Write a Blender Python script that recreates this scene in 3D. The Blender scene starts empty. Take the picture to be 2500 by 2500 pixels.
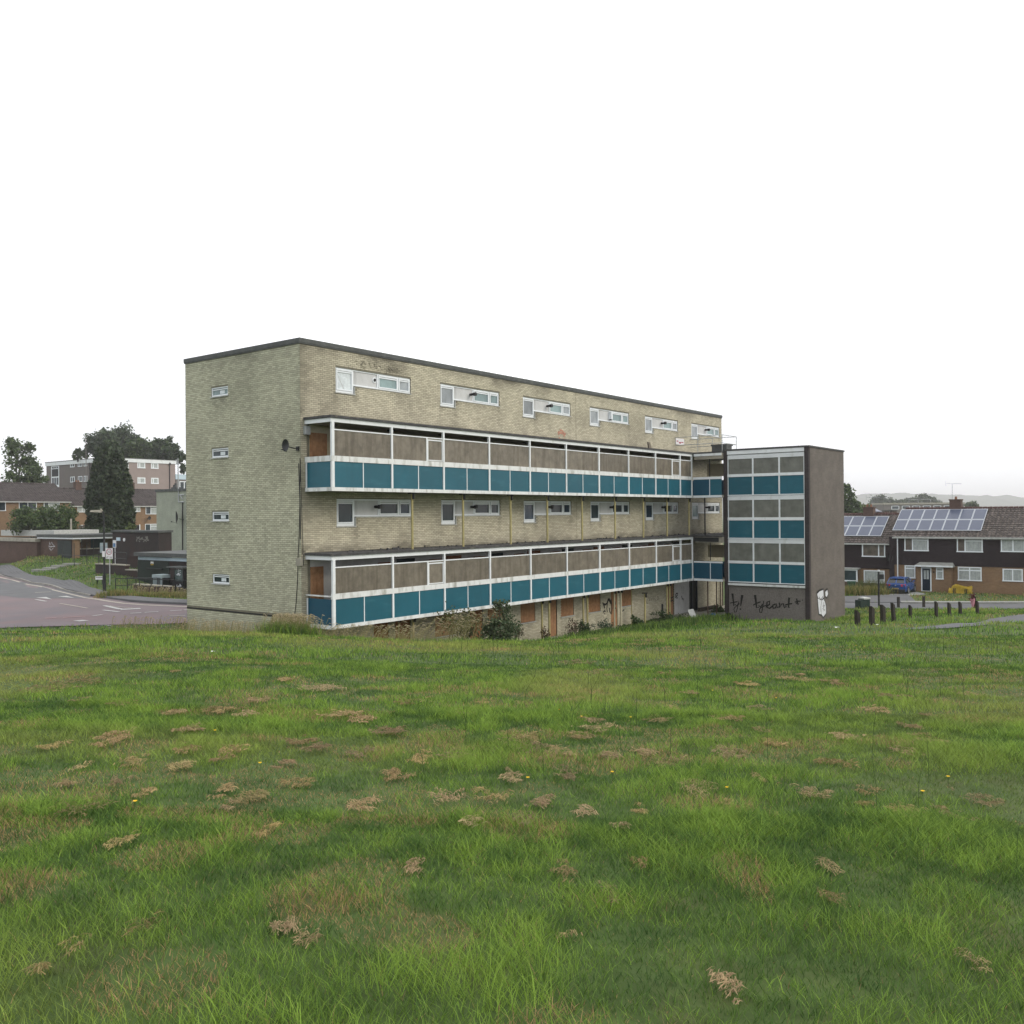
import bpy, math, random
import numpy as np
from mathutils import Vector, Matrix
random.seed(7); rng = np.random.default_rng(7)
PI = math.pi
scene = bpy.context.scene
COL = scene.collection

# ------------------------------------------------------------------ camera
FPX, ROLL, PITCH = 2259.0, 0.0082, math.atan(5/2259)
cd = bpy.data.cameras.new('camera'); cam = bpy.data.objects.new('camera', cd); COL.objects.link(cam)
cd.sensor_width = 36; cd.sensor_fit = 'HORIZONTAL'; cd.lens = 36*FPX/2500
cd.clip_start = 0.1; cd.clip_end = 12000
def cam_axes():
    f = Vector((0, math.cos(PITCH), math.sin(PITCH))); u0 = Vector((0, -math.sin(PITCH), math.cos(PITCH))); r0 = Vector((1, 0, 0))
    return r0*math.cos(ROLL)-u0*math.sin(ROLL), r0*math.sin(ROLL)+u0*math.cos(ROLL), f
_r, _u, _f = cam_axes()
cam.matrix_world = Matrix(((_r.x, _u.x, -_f.x, 0), (_r.y, _u.y, -_f.y, 0), (_r.z, _u.z, -_f.z, 0), (0, 0, 0, 1)))
scene.camera = cam

# ------------------------------------------------------------------ sky, sun, exposure
SUN_EL, SUN_AZ = math.radians(30), math.radians(104)     # azimuth clockwise from +Y
w = bpy.data.worlds.new('World'); scene.world = w; w.use_nodes = True
nt = w.node_tree; nt.nodes.clear()
def N(t, kind, **kw):
    n = t.nodes.new(kind)
    for k, v in kw.items(): setattr(n, k, v)
    return n
out = N(nt, 'ShaderNodeOutputWorld'); bg = N(nt, 'ShaderNodeBackground'); sky = N(nt, 'ShaderNodeTexSky', sky_type='NISHITA', sun_disc=False)
sky.sun_elevation = SUN_EL; sky.sun_rotation = SUN_AZ; sky.altitude = 60; sky.dust_density = 3
tc = N(nt, 'ShaderNodeTexCoord'); sep = N(nt, 'ShaderNodeSeparateXYZ'); nt.links.new(tc.outputs['Generated'], sep.inputs[0])
ramp = N(nt, 'ShaderNodeValToRGB'); nt.links.new(sep.outputs['Z'], ramp.inputs[0])
ramp.color_ramp.elements[0].position = 0.0; ramp.color_ramp.elements[0].color = (.685, .695, .715, 1)
ramp.color_ramp.elements[1].position = 0.55; ramp.color_ramp.elements[1].color = (1, 1.0, 1.0, 1)
e = ramp.color_ramp.elements.new(0.12); e.color = (.76, .77, .785, 1)
noi = N(nt, 'ShaderNodeTexNoise'); noi.inputs['Scale'].default_value = 3.2; noi.inputs['Detail'].default_value = 6; noi.inputs['Roughness'].default_value = .55
mp = N(nt, 'ShaderNodeMapping'); mp.inputs['Scale'].default_value = (1, 1, 3.5); nt.links.new(tc.outputs['Generated'], mp.inputs[0]); nt.links.new(mp.outputs[0], noi.inputs[0])
nm = N(nt, 'ShaderNodeMapRange'); nm.inputs['From Min'].default_value = .3; nm.inputs['From Max'].default_value = .7; nm.inputs['To Min'].default_value = 15.0; nm.inputs['To Max'].default_value = 19.0
nt.links.new(noi.outputs[0], nm.inputs[0])
vm = N(nt, 'ShaderNodeVectorMath', operation='SCALE'); nt.links.new(ramp.outputs[0], vm.inputs[0]); nt.links.new(nm.outputs[0], vm.inputs['Scale'])
mix = N(nt, 'ShaderNodeMix', data_type='RGBA'); mix.inputs[0].default_value = .9
nt.links.new(sky.outputs[0], mix.inputs['A']); nt.links.new(vm.outputs[0], mix.inputs['B']); nt.links.new(mix.outputs['Result'], bg.inputs[0])
bg.inputs[1].default_value = 0.1
nt.links.new(bg.outputs[0], out.inputs[0])
sd = bpy.data.lights.new('sun', 'SUN'); so = bpy.data.objects.new('sun', sd); COL.objects.link(so)
sd.energy = 1.5; sd.angle = math.radians(25); sd.color = (1, .91, .76)
sdir = Vector((math.sin(SUN_AZ)*math.cos(SUN_EL), math.cos(SUN_AZ)*math.cos(SUN_EL), math.sin(SUN_EL)))
so.rotation_euler = sdir.to_track_quat('Z', 'Y').to_euler()
vs = scene.view_settings; vs.view_transform = 'Standard'; vs.look = 'None'; vs.exposure = 0; vs.gamma = 1; vs.use_curve_mapping = False
scene.cycles.max_bounces = 6; scene.cycles.diffuse_bounces = 3; scene.cycles.glossy_bounces = 3; scene.cycles.transparent_max_bounces = 6; scene.cycles.volume_bounces = 1

# ------------------------------------------------------------------ coordinates: eye at z=0; the estate is laid out on one rotated grid (lx along the long front, ly along the gable)
ANG = math.radians(52.4); CA, SA = math.cos(ANG), math.sin(ANG); C0 = np.array([-8.03, 35.2, 0.])
U = np.array([CA, SA, 0]); V = np.array([-SA, CA, 0])
def L(lx, ly, z): return C0+U*lx+V*ly+np.array([0, 0, z])
def ray(px, py):
    v = np.array(_r)*(px-1250)+np.array(_u)*(1250-py)+np.array(_f)*FPX
    return v
def at(px, py, Y): r = ray(px, py); return r*(Y/r[1])
def loc(P): d = np.asarray(P)-C0; return np.array([d@U, d@V, P[2]])
def fac(px, py, off): r = ray(px, py); P0 = C0+V*off; return loc(r*((P0@V)/(r@V)))
def gab(px, py, off): r = ray(px, py); P0 = C0+U*off; return loc(r*((P0@U)/(r@U)))
def zpl(px, py, z): r = ray(px, py); return r*(z/r[2])

# ------------------------------------------------------------------ terrain
ctl = []
for Y in (-14, -6, 0, 5, 10, 16, 22, 28):
    for t in (-.62, -.4, -.2, 0, .3, .5, .65):
        X = t*max(Y+6, 8); ty = X/max(Y, 3) if Y > 0 else t
        s = np.interp(ty, [-.5, -.35, -.2, 0, .3, .5], [.066, .068, .0745, .0845, .0848, .088])
        ctl.append((X, Y, -1.6-s*max(Y, -4)))
def lp(lx, ly, z): p = L(lx, ly, z); ctl.append(tuple(p))
for a in [(-22, 36.5, -4.85), (-16, 35, -4.7), (-14, 39.5, -5.05), (-9.6, 35.5, -5.0), (14, 40, -5.0), (11, 46, -5.55), (14.5, 50, -5.95), (20, 44, -5.35),
          (19.4, 50, -6.15), (25.8, 50, -5.95), (30, 42, -5.3), (27, 56, -6.3), (22, 58, -6.6), (24, 66, -6.98), (34, 66, -6.98), (24, 71, -7), (36, 71, -7), (28, 76, -7), (36, 79, -7), (45, 74, -7), (60, 72, -7), (50, 60, -6.6), (45, 45, -5.4),
          (-25, 50, -5.4), (-42, 50, -5.4), (-20, 55, -5.4), (-30, 66, -5.4), (-45, 78, -5.4), (-60, 92, -5.3), (-65, 62, -5.4), (-45, 40, -5.0),
          (-36, 94, -4.62), (-44, 93, -4.35), (-31, 84, -5.25), (-52, 100, -4.2), (-60, 122, -3.4), (-42, 122, -3.4), (-70, 160, 0), (-100, 160, .3), (-45, 165, -.5),
          (-120, 320, 3), (-20, 200, -3.5), (34, 86, -7.3), (60, 110, -7.6), (100, 200, -9), (200, 500, -12), (0, 300, -7), (0, 1100, -14), (-400, 800, 4), (500, 900, -14), (0, 72, -6.3), (-8, 62, -5.7),
          (-20, -30, -1), (30, -30, -1.4), (0, -40, -.5)]: ctl.append(a)
for a in [(2, -.8, -5.75), (8, -.8, -6.3), (15, -.8, -6.5), (22, -.8, -6.52), (28, -.8, -6.52), (36, -1, -6.54), (5, -4, -5.3), (12, -4.2, -5.75), (20, -4.5, -6.15), (27, -5, -6.38), (29.5, -6.5, -6.42), (30, -9.3, -6.36), (33, -9.3, -6.55), (37, -9, -6.85), (4, 4, -6), (20, 4, -6.5), (36, 5, -6.5)]: lp(*a)
CT = np.array(ctl)
def tps_k(d2): return np.where(d2 > 1e-9, .5*d2*np.log(np.maximum(d2, 1e-9)), 0)
def _fit():
    P = CT[:, :2]/50; n = len(P); d2 = ((P[:, None]-P[None])**2).sum(-1)
    K = tps_k(d2)+np.eye(n)*2e-4; Q = np.c_[np.ones(n), P]
    A = np.zeros((n+3, n+3)); A[:n, :n] = K; A[:n, n:] = Q; A[n:, :n] = Q.T
    return P, np.linalg.solve(A, np.r_[CT[:, 2], 0, 0, 0])
for (px, py, lx_) in ((300, 1400, 17.0), (330, 1408, 16.6), (265, 1394, 17.4), (300, 1390, 19.4), (240, 1385, 21)):
    q = gab(px, py, lx_); lp(lx_, q[1], q[2])
for px, py in ((-120, 1366), (0, 1387), (84, 1408), (150, 1421), (223, 1438), (265, 1449), (308, 1457), (340, 1461), (380, 1463), (457, 1467)): ctl.append(tuple(zpl(px, py, -5.34)))
for px, py in ((-120, 1383), (0, 1405), (84, 1426), (150, 1440), (223, 1457), (308, 1470), (380, 1475), (457, 1479)): ctl.append(tuple(zpl(px, py, -5.4)))
for a in (28, 30, 32, 34, 36): lp(14.5, a, -5.42)
CT = np.array(ctl)
TP, TW = _fit()
def terr(X, Y):
    X = np.atleast_1d(np.asarray(X, float)); Y = np.atleast_1d(np.asarray(Y, float)); o = np.empty(X.shape); n = len(TP)
    Q = np.stack([X.ravel(), Y.ravel()], 1)/50; res = np.empty(len(Q))
    for i in range(0, len(Q), 20000):
        q = Q[i:i+20000]; d2 = ((q[:, None]-TP[None])**2).sum(-1)
        res[i:i+20000] = tps_k(d2)@TW[:n]+TW[n]+q@TW[n+1:]
    return res.reshape(X.shape)
def tz(x, y): return float(terr(x, y)[0])
def hit(px, py, y0=2.0, y1=140.0):
    r = ray(px, py); Y = np.linspace(y0, y1, 900); P = r[None]*(Y/r[1])[:, None]; d = P[:, 2]-terr(P[:, 0], P[:, 1])
    i = np.argmax(d < 0)
    if d[i] >= 0: i = len(Y)-1
    return P[i]

# ------------------------------------------------------------------ value noise for scattering
_ng = rng.random((64, 64))
def vnoise(x, y, s):
    x = np.asarray(x)/s+100; y = np.asarray(y)/s+100; i = np.floor(x).astype(int); j = np.floor(y).astype(int); fx = x-i; fy = y-j
    fx = fx*fx*(3-2*fx); fy = fy*fy*(3-2*fy); g = lambda a, b: _ng[a % 64, b % 64]
    return (g(i, j)*(1-fx)+g(i+1, j)*fx)*(1-fy)+(g(i, j+1)*(1-fx)+g(i+1, j+1)*fx)*fy

# ------------------------------------------------------------------ materials
def mat(name, col, rough=.7, var=.12, vscale=3., stain=None, bump=0., bscale=40., spec=.3, metal=0., island=0., trans=0., attr=None, dirt=None):
    m = bpy.data.materials.new(name); m.use_nodes = True; t = m.node_tree; t.nodes.clear(); k = t.links.new
    o = N(t, 'ShaderNodeOutputMaterial'); b = N(t, 'ShaderNodeBsdfPrincipled'); b.inputs['Roughness'].default_value = rough; b.inputs['Metallic'].default_value = metal; b.inputs['Specular IOR Level'].default_value = spec
    tc = N(t, 'ShaderNodeTexCoord')
    if attr:
        a = N(t, 'ShaderNodeAttribute', attribute_name=attr); cur = a.outputs['Color']
    else:
        rgb = N(t, 'ShaderNodeRGB'); rgb.outputs[0].default_value = (*col, 1); cur = rgb.outputs[0]
    def scale_by(cur, fac):
        v = N(t, 'ShaderNodeVectorMath', operation='SCALE'); k(cur, v.inputs[0]); k(fac, v.inputs['Scale']); return v.outputs[0]
    if island:
        g = N(t, 'ShaderNodeNewGeometry'); oi = N(t, 'ShaderNodeObjectInfo'); ad = N(t, 'ShaderNodeMath', operation='ADD'); k(g.outputs['Random Per Island'], ad.inputs[0]); k(oi.outputs['Random'], ad.inputs[1])
        fr = N(t, 'ShaderNodeMath', operation='FRACT'); k(ad.outputs[0], fr.inputs[0]); r = N(t, 'ShaderNodeMapRange'); r.inputs['To Min'].default_value = 1-island; r.inputs['To Max'].default_value = 1+island; k(fr.outputs[0], r.inputs[0]); cur = scale_by(cur, r.outputs[0])
    if var:
        n = N(t, 'ShaderNodeTexNoise'); n.inputs['Scale'].default_value = vscale; n.inputs['Detail'].default_value = 5; n.inputs['Roughness'].default_value = .62; k(tc.outputs['Object'], n.inputs[0])
        r = N(t, 'ShaderNodeMapRange'); r.inputs['From Min'].default_value = .3; r.inputs['From Max'].default_value = .7; r.inputs['To Min'].default_value = 1-var; r.inputs['To Max'].default_value = 1+var; k(n.outputs[0], r.inputs[0]); cur = scale_by(cur, r.outputs[0])
    for st in (stain or []):   # (colour, mapping scale, lo, hi, max)
        mp = N(t, 'ShaderNodeMapping'); mp.inputs['Scale'].default_value = st[1]; k(tc.outputs['Object'], mp.inputs[0]); n = N(t, 'ShaderNodeTexNoise'); n.inputs['Scale'].default_value = 1; n.inputs['Detail'].default_value = 6; n.inputs['Roughness'].default_value = .6; k(mp.outputs[0], n.inputs[0])
        r = N(t, 'ShaderNodeMapRange'); r.inputs['From Min'].default_value = st[2]; r.inputs['From Max'].default_value = st[3]; r.inputs['To Max'].default_value = st[4]; k(n.outputs[0], r.inputs[0])
        mx = N(t, 'ShaderNodeMix', data_type='RGBA'); k(r.outputs[0], mx.inputs[0]); k(cur, mx.inputs['A']); mx.inputs['B'].default_value = (*st[0], 1); cur = mx.outputs['Result']
    if dirt:      # soot and damp marks carried by the bricks themselves
        a = N(t, 'ShaderNodeAttribute', attribute_name='dirt'); a2 = N(t, 'ShaderNodeAttribute', attribute_name='dirt', attribute_type='OBJECT'); sm = N(t, 'ShaderNodeMath', operation='ADD'); k(a.outputs['Fac'], sm.inputs[0]); k(a2.outputs['Fac'], sm.inputs[1]); mx = N(t, 'ShaderNodeMix', data_type='RGBA'); k(sm.outputs[0], mx.inputs[0]); k(cur, mx.inputs['A']); mx.inputs['B'].default_value = (*dirt, 1); cur = mx.outputs['Result']
    k(cur, b.inputs['Base Color'])
    if bump:
        n = N(t, 'ShaderNodeTexNoise'); n.inputs['Scale'].default_value = bscale; n.inputs['Detail'].default_value = 4; k(tc.outputs['Object'], n.inputs[0]); bp = N(t, 'ShaderNodeBump'); bp.inputs['Strength'].default_value = bump; bp.inputs['Distance'].default_value = .02; k(n.outputs[0], bp.inputs['Height']); k(bp.outputs[0], b.inputs['Normal'])
    if trans:
        tr = N(t, 'ShaderNodeBsdfTranslucent'); k(cur, tr.inputs[0]); ms = N(t, 'ShaderNodeMixShader'); ms.inputs[0].default_value = trans; k(b.outputs[0], ms.inputs[1]); k(tr.outputs[0], ms.inputs[2]); k(ms.outputs[0], o.inputs[0])
    else: k(b.outputs[0], o.inputs[0])
    return m
def brick_mat(name, c1, c2, mortar, axis='x', var=.15, bw=.225, rh=.075, stain=None):
    """far brickwork: courses too small to pick apart"""
    m = mat(name, c1, .85, var, .8, stain); t = m.node_tree; k = t.links.new
    tc = N(t, 'ShaderNodeTexCoord'); sp = N(t, 'ShaderNodeSeparateXYZ'); k(tc.outputs['Object'], sp.inputs[0]); cb = N(t, 'ShaderNodeCombineXYZ')
    ad = N(t, 'ShaderNodeMath', operation='ADD'); k(sp.outputs[0], ad.inputs[0]); k(sp.outputs[1], ad.inputs[1]); k(ad.outputs[0], cb.inputs[0]); k(sp.outputs[2], cb.inputs[1])
    br = N(t, 'ShaderNodeTexBrick'); br.inputs['Scale'].default_value = 1; br.inputs['Brick Width'].default_value = bw; br.inputs['Row Height'].default_value = rh; br.inputs['Mortar Size'].default_value = .006; br.inputs['Color1'].default_value = (*c1, 1); br.inputs['Color2'].default_value = (*c2, 1); br.inputs['Mortar'].default_value = (*mortar, 1)
    k(cb.outputs[0], br.inputs[0])
    rg = [n for n in t.nodes if n.type == 'RGB'][0]
    for l in list(rg.outputs[0].links): k(br.outputs[0], l.to_socket)
    bs = [n for n in t.nodes if n.type == 'BSDF_PRINCIPLED'][0]; bp = N(t, 'ShaderNodeBump'); bp.inputs['Strength'].default_value = .5; bp.inputs['Distance'].default_value = .01; bp.invert = True; k(br.outputs['Fac'], bp.inputs['Height']); k(bp.outputs[0], bs.inputs['Normal'])
    return m
def glass(name, col, rough=.06, var=.25):
    return mat(name, col, rough, var, 1.6, spec=.38, island=.2)
GRIME = (.10, .095, .07)
M = dict(
    brick=mat('cream_brick', (.46, .43, .335), .85, .10, .55, [((.21, .19, .14), (1.2, 1.2, .35), .58, .82, .5), ((.17, .16, .13), (.4, .4, .8), .6, .8, .45)], .3, 60, .2, island=.16, dirt=(.085, .078, .06)),
    gbrick=mat('algae_brick', (.425, .422, .325), .85, .08, .5, [((.22, .23, .165), (.5, .5, .3), .55, .85, .4), ((.15, .15, .12), (.5, 1.5, .25), .6, .82, .35)], .3, 60, .2, island=.18, dirt=(.10, .105, .08)),
    mortar=mat('mortar', (.165, .155, .118), .95, .2, 4),
    white=mat('white_paint', (.66, .69, .72), .5, .06, 2, [((.30, .30, .24), (2.5, 2.5, 1.2), .58, .78, .55)]),
    wband=mat('weathered_white_band', (.62, .64, .65), .6, .08, 2, [((.20, .20, .16), (3.5, 3.5, .8), .50, .70, .75)]),
    upvc=mat('white_plastic', (.68, .72, .76), .35, .03, 2),
    sill=mat('grey_sill', (.38, .39, .38), .7, .2, 5),
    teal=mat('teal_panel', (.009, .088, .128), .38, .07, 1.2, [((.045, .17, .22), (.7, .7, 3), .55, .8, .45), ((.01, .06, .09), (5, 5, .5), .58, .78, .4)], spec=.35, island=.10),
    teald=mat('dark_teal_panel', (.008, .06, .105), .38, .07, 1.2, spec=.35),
    obsc=mat('wired_obscured_glass', (.158, .140, .112), .3, .28, 3, [((.07, .058, .042), (5, 5, .5), .46, .72, .75), ((.27, .25, .21), (14, 14, 14), .6, .8, .35)], .35, 60, .3, island=.12),
    obsg=mat('grey_obscured_glass', (.135, .14, .125), .28, .25, 2, [((.09, .09, .075), (3, 3, .5), .5, .74, .5)], .3, 60, .35, island=.10),
    tan=mat('tan_panel', (.36, .31, .21), .5, .08, 2),
    felt=mat('roof_felt', (.055, .055, .058), .85, .35, 6, [((.16, .15, .12), (4, 4, 4), .55, .75, .5)]),
    fasc=mat('dark_fascia', (.062, .068, .068), .6, .25, 3, [((.14, .15, .13), (2, 2, .6), .55, .75, .5)]),
    conc=mat('stained_concrete', (.30, .285, .24), .9, .22, 2.5, [((.12, .11, .09), (2, 2, 2), .5, .75, .6)], .2, 30),
    soffit=mat('soffit', (.27, .25, .21), .9, .2, 2),
    osb=mat('boarding', (.29, .158, .082), .8, .22, 6, [((.18, .075, .03), (8, 8, 1.5), .5, .75, .6)]),
    osbd=mat('dark_boarding', (.21, .085, .035), .8, .25, 4),
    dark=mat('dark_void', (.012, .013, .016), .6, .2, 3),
    navy=mat('navy_door', (.008, .016, .03), .3, .2, 2),
    glassu=glass('window_glass', (.19, .265, .275), .12), glassc=glass('curtained_glass', (.235, .26, .28), .14), glassb=glass('blue_dark_glass', (.018, .035, .055), .05), glassd=glass('dim_window_glass', (.028, .042, .050), .06),
    grypan=mat('grey_infill', (.48, .49, .50), .6, .08, 2, [((.14, .14, .15), (3, 3, .8), .5, .74, .7)]),
    net=mat('white_sheeting', (.55, .60, .63), .7, .18, 6),
    black=mat('black_plastic', (.015, .015, .017), .45, .1, 5), blackm=mat('black_metal', (.018, .02, .022), .45, .2, 5),
    yellow=mat('yellow_prop_paint', (.36, .315, .15), .6, .2, 4, [((.16, .10, .05), (6, 6, 1.5), .55, .75, .6)]),
    cream=mat('cream_paint', (.42, .39, .28), .7, .1, 4),
    rust=mat('rusty_steel', (.10, .07, .055), .8, .35, 6),
    galv=mat('galvanised_metal', (.36, .38, .39), .45, .12, 5, metal=.5),
    wpaint=mat('white_painted_brick', (.50, .50, .50), .8, .1, 3, [((.22, .22, .22), (2, 2, .8), .55, .78, .5)], .3, 25),
    tbrick=brick_mat('brown_tower_brick', (.128, .112, .101), (.105, .092, .084), (.13, .118, .107), var=.2, stain=[((.10, .09, .085), (.5, .5, 1.3), .5, .75, .45), ((.22, .19, .165), (1, 1, 1), .6, .8, .3)]),
    tpil=brick_mat('dark_pilaster_brick', (.045, .036, .037), (.032, .026, .028), (.05, .045, .045)),
    aggr=mat('exposed_aggregate', (.165, .15, .142), .95, .4, 26, [((.09, .08, .075), (5, 5, 1), .55, .75, .45)], .6, 45),
    spray=mat('black_spray_paint', (.012, .011, .012), .5, .15, 6), sprayw=mat('pale_spray_paint', (.56, .58, .62), .5, .12, 4), faint=mat('faded_grey_paint', (.16, .155, .14), .8, .2, 6), pink=mat('faded_red_paint', (.42, .22, .16), .8, .3, 6),
    asph=mat('asphalt', (.105, .108, .115), .9, .14, .6, [((.16, .16, .16), (.5, .5, .5), .55, .75, .4)], .2, 30),
    pave=mat('pavement_asphalt', (.10, .102, .108), .9, .14, .8, [((.15, .15, .15), (1, 1, 1), .55, .75, .3)], .2, 30),
    mauve=mat('mauve_block_paving', (.150, .122, .130), .88, .12, .22, [((.20, .125, .125), (.10, .14, .1), .5, .66, .6), ((.115, .112, .125), (.18, .1, .1), .52, .68, .7)], .2, 20),
    kerb=mat('kerb_stone', (.24, .23, .21), .9, .25, 2),
    line=mat('worn_road_paint', (.38, .38, .375), .7, .22, 3), linep=mat('worn_pink_paint', (.34, .22, .22), .8, .18, 3), liney=mat('worn_edge_line', (.33, .30, .26), .8, .2, 2),
    slab=mat('concrete_slab', (.22, .225, .21), .9, .2, 3),
    soil=None,
    obrick=brick_mat('orange_brick', (.215, .135, .078), (.18, .108, .062), (.20, .16, .11), stain=[((.15, .088, .052), (2, 2, 3), .55, .7, .5)]),
    bbrick=brick_mat('brown_garage_brick', (.095, .058, .046), (.075, .046, .038), (.10, .075, .062)),
    dbrick=brick_mat('dark_brick', (.034, .027, .026), (.028, .023, .023), (.04, .034, .033), stain=[((.046, .024, .021), (.4, .4, .4), .52, .62, .5)]),
    cbrick=brick_mat('cream_far_brick', (.30, .325, .265), (.27, .295, .245), (.21, .225, .19), stain=[((.22, .235, .19), (.8, .8, .4), .55, .75, .5)]),
    tileh=brick_mat('dark_hung_tiles', (.026, .018, .020), (.020, .014, .017), (.012, .009, .011), bw=.165, rh=.11),
    tile=mat('roof_tile', (.082, .069, .063), .85, .3, 3, island=.4), tilel=mat('brown_roof_tile', (.060, .051, .050), .85, .3, 2, island=.28),
    ptile=mat('ridge_tile', (.085, .045, .042), .85, .2, 3),
    solar=mat('solar_cell', (.075, .09, .135), .22, .06, 3, spec=.35), alu=mat('aluminium', (.40, .43, .47), .4, .05, 3, metal=.2),
    curtain=mat('net_curtain', (.33, .36, .36), .25, .2, 5, [((.20, .22, .22), (14, 14, .5), .5, .65, .6)], spec=.6), roomglass=mat('room_glass', (.10, .085, .075), .1, .4, 2, spec=.6),
    pinkr_lit=mat('lit_pink_grey_render', (.26, .215, .205), .9, .06, 1), grey_shade_r=mat('grey_and_shaded_render', (.15, .135, .13), .9, .06, 1),
    leafd=mat('dark_leaf', (.03, .05, .02), .6, 0, trans=.25, attr='Col'), bark=mat('bark', (.07, .055, .04), .9, .3, 6),
    grass=mat('grass_blade', (.1, .2, .03), .65, 0, trans=.35, attr='Col', spec=.15),
    bumper=mat('black_bumper', (.02, .02, .022), .5, .05, 5), carblue=mat('blue_car_paint', (.014, .055, .20), .25, .03, 3, spec=.6), cardark=mat('car_window', (.015, .018, .022), .08, .05, 3, spec=.7), tyre=mat('tyre', (.012, .012, .012), .8, .1, 8), alloy=mat('alloy_wheel', (.35, .36, .38), .35, .05, 4, metal=.6), redl=mat('red_lamp_lens', (.42, .015, .03), .2, .05, 5), plate=mat('yellow_plate', (.42, .33, .09), .5, .1, 8),
    ybag=mat('yellow_woven_bag', (.34, .235, .022), .7, .2, 5), wood=mat('dark_bollard_wood', (.028, .024, .02), .8, .3, 9), cabg=mat('dark_green_cabinet', (.012, .028, .024), .5, .15, 3), cabtop=mat('pale_cabinet_lid', (.45, .46, .45), .6, .1, 3), bing=mat('green_bin', (.012, .07, .045), .5, .1, 4),
    pinkw=mat('pink_wrap', (.55, .25, .32), .6, .2, 8), maroon=mat('dark_red_petals', (.10, .015, .025), .7, .2, 8),
    blue=mat('blue_plastic', (.015, .11, .36), .5, .2, 6), paper=mat('white_litter', (.75, .76, .76), .6, .1, 6),
    signw=mat('sign_white', (.62, .62, .64), .5, .05, 4), signb=mat('sign_back_grey', (.26, .32, .34), .5, .08, 4), red=mat('sign_red', (.30, .03, .06), .5, .05, 4), ink=mat('sign_ink', (.05, .05, .06), .5, .05, 4), sblue=mat('sign_blue', (.05, .15, .30), .5, .1, 4),
    garaged=mat('dark_steel_door', (.012, .02, .02), .5, .3, 1.2), petrol=mat('dark_teal_door', (.006, .035, .04), .5, .2, 2), shut=mat('dark_green_shutter', (.016, .026, .022), .5, .2, 2), lightblue=mat('pale_blue_fascia', (.42, .52, .60), .5, .06, 3), kgrey=mat('scratched_glass', (.07, .10, .10), .15, .3, 3),
    globe=mat('white_globe', (.9, .9, .86), .3, 0), shrubr=mat('brown_seed', (.22, .13, .08), .9, .2, 9), petal=mat('dandelion_yellow', (.75, .48, .02), .6, .1, 20), fencew=mat('grey_fence_wood', (.16, .14, .11), .85, .2, 5),
    pot=mat('chimney_pot', (.20, .10, .06), .8, .2, 5), hillm=mat('far_woodland', (.040, .060, .035), .95, .3, .01), groundm=None)
def ground_material():
    m = mat('grassy_ground', (.052, .085, .020), .95, .3, 3, [((.11, .095, .04), (1.2, 1.2, 1.2), .52, .70, .6), ((.035, .065, .015), (.3, .3, .3), .5, .7, .4)], .4, 12)
    return m
M['groundm'] = ground_material()

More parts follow.
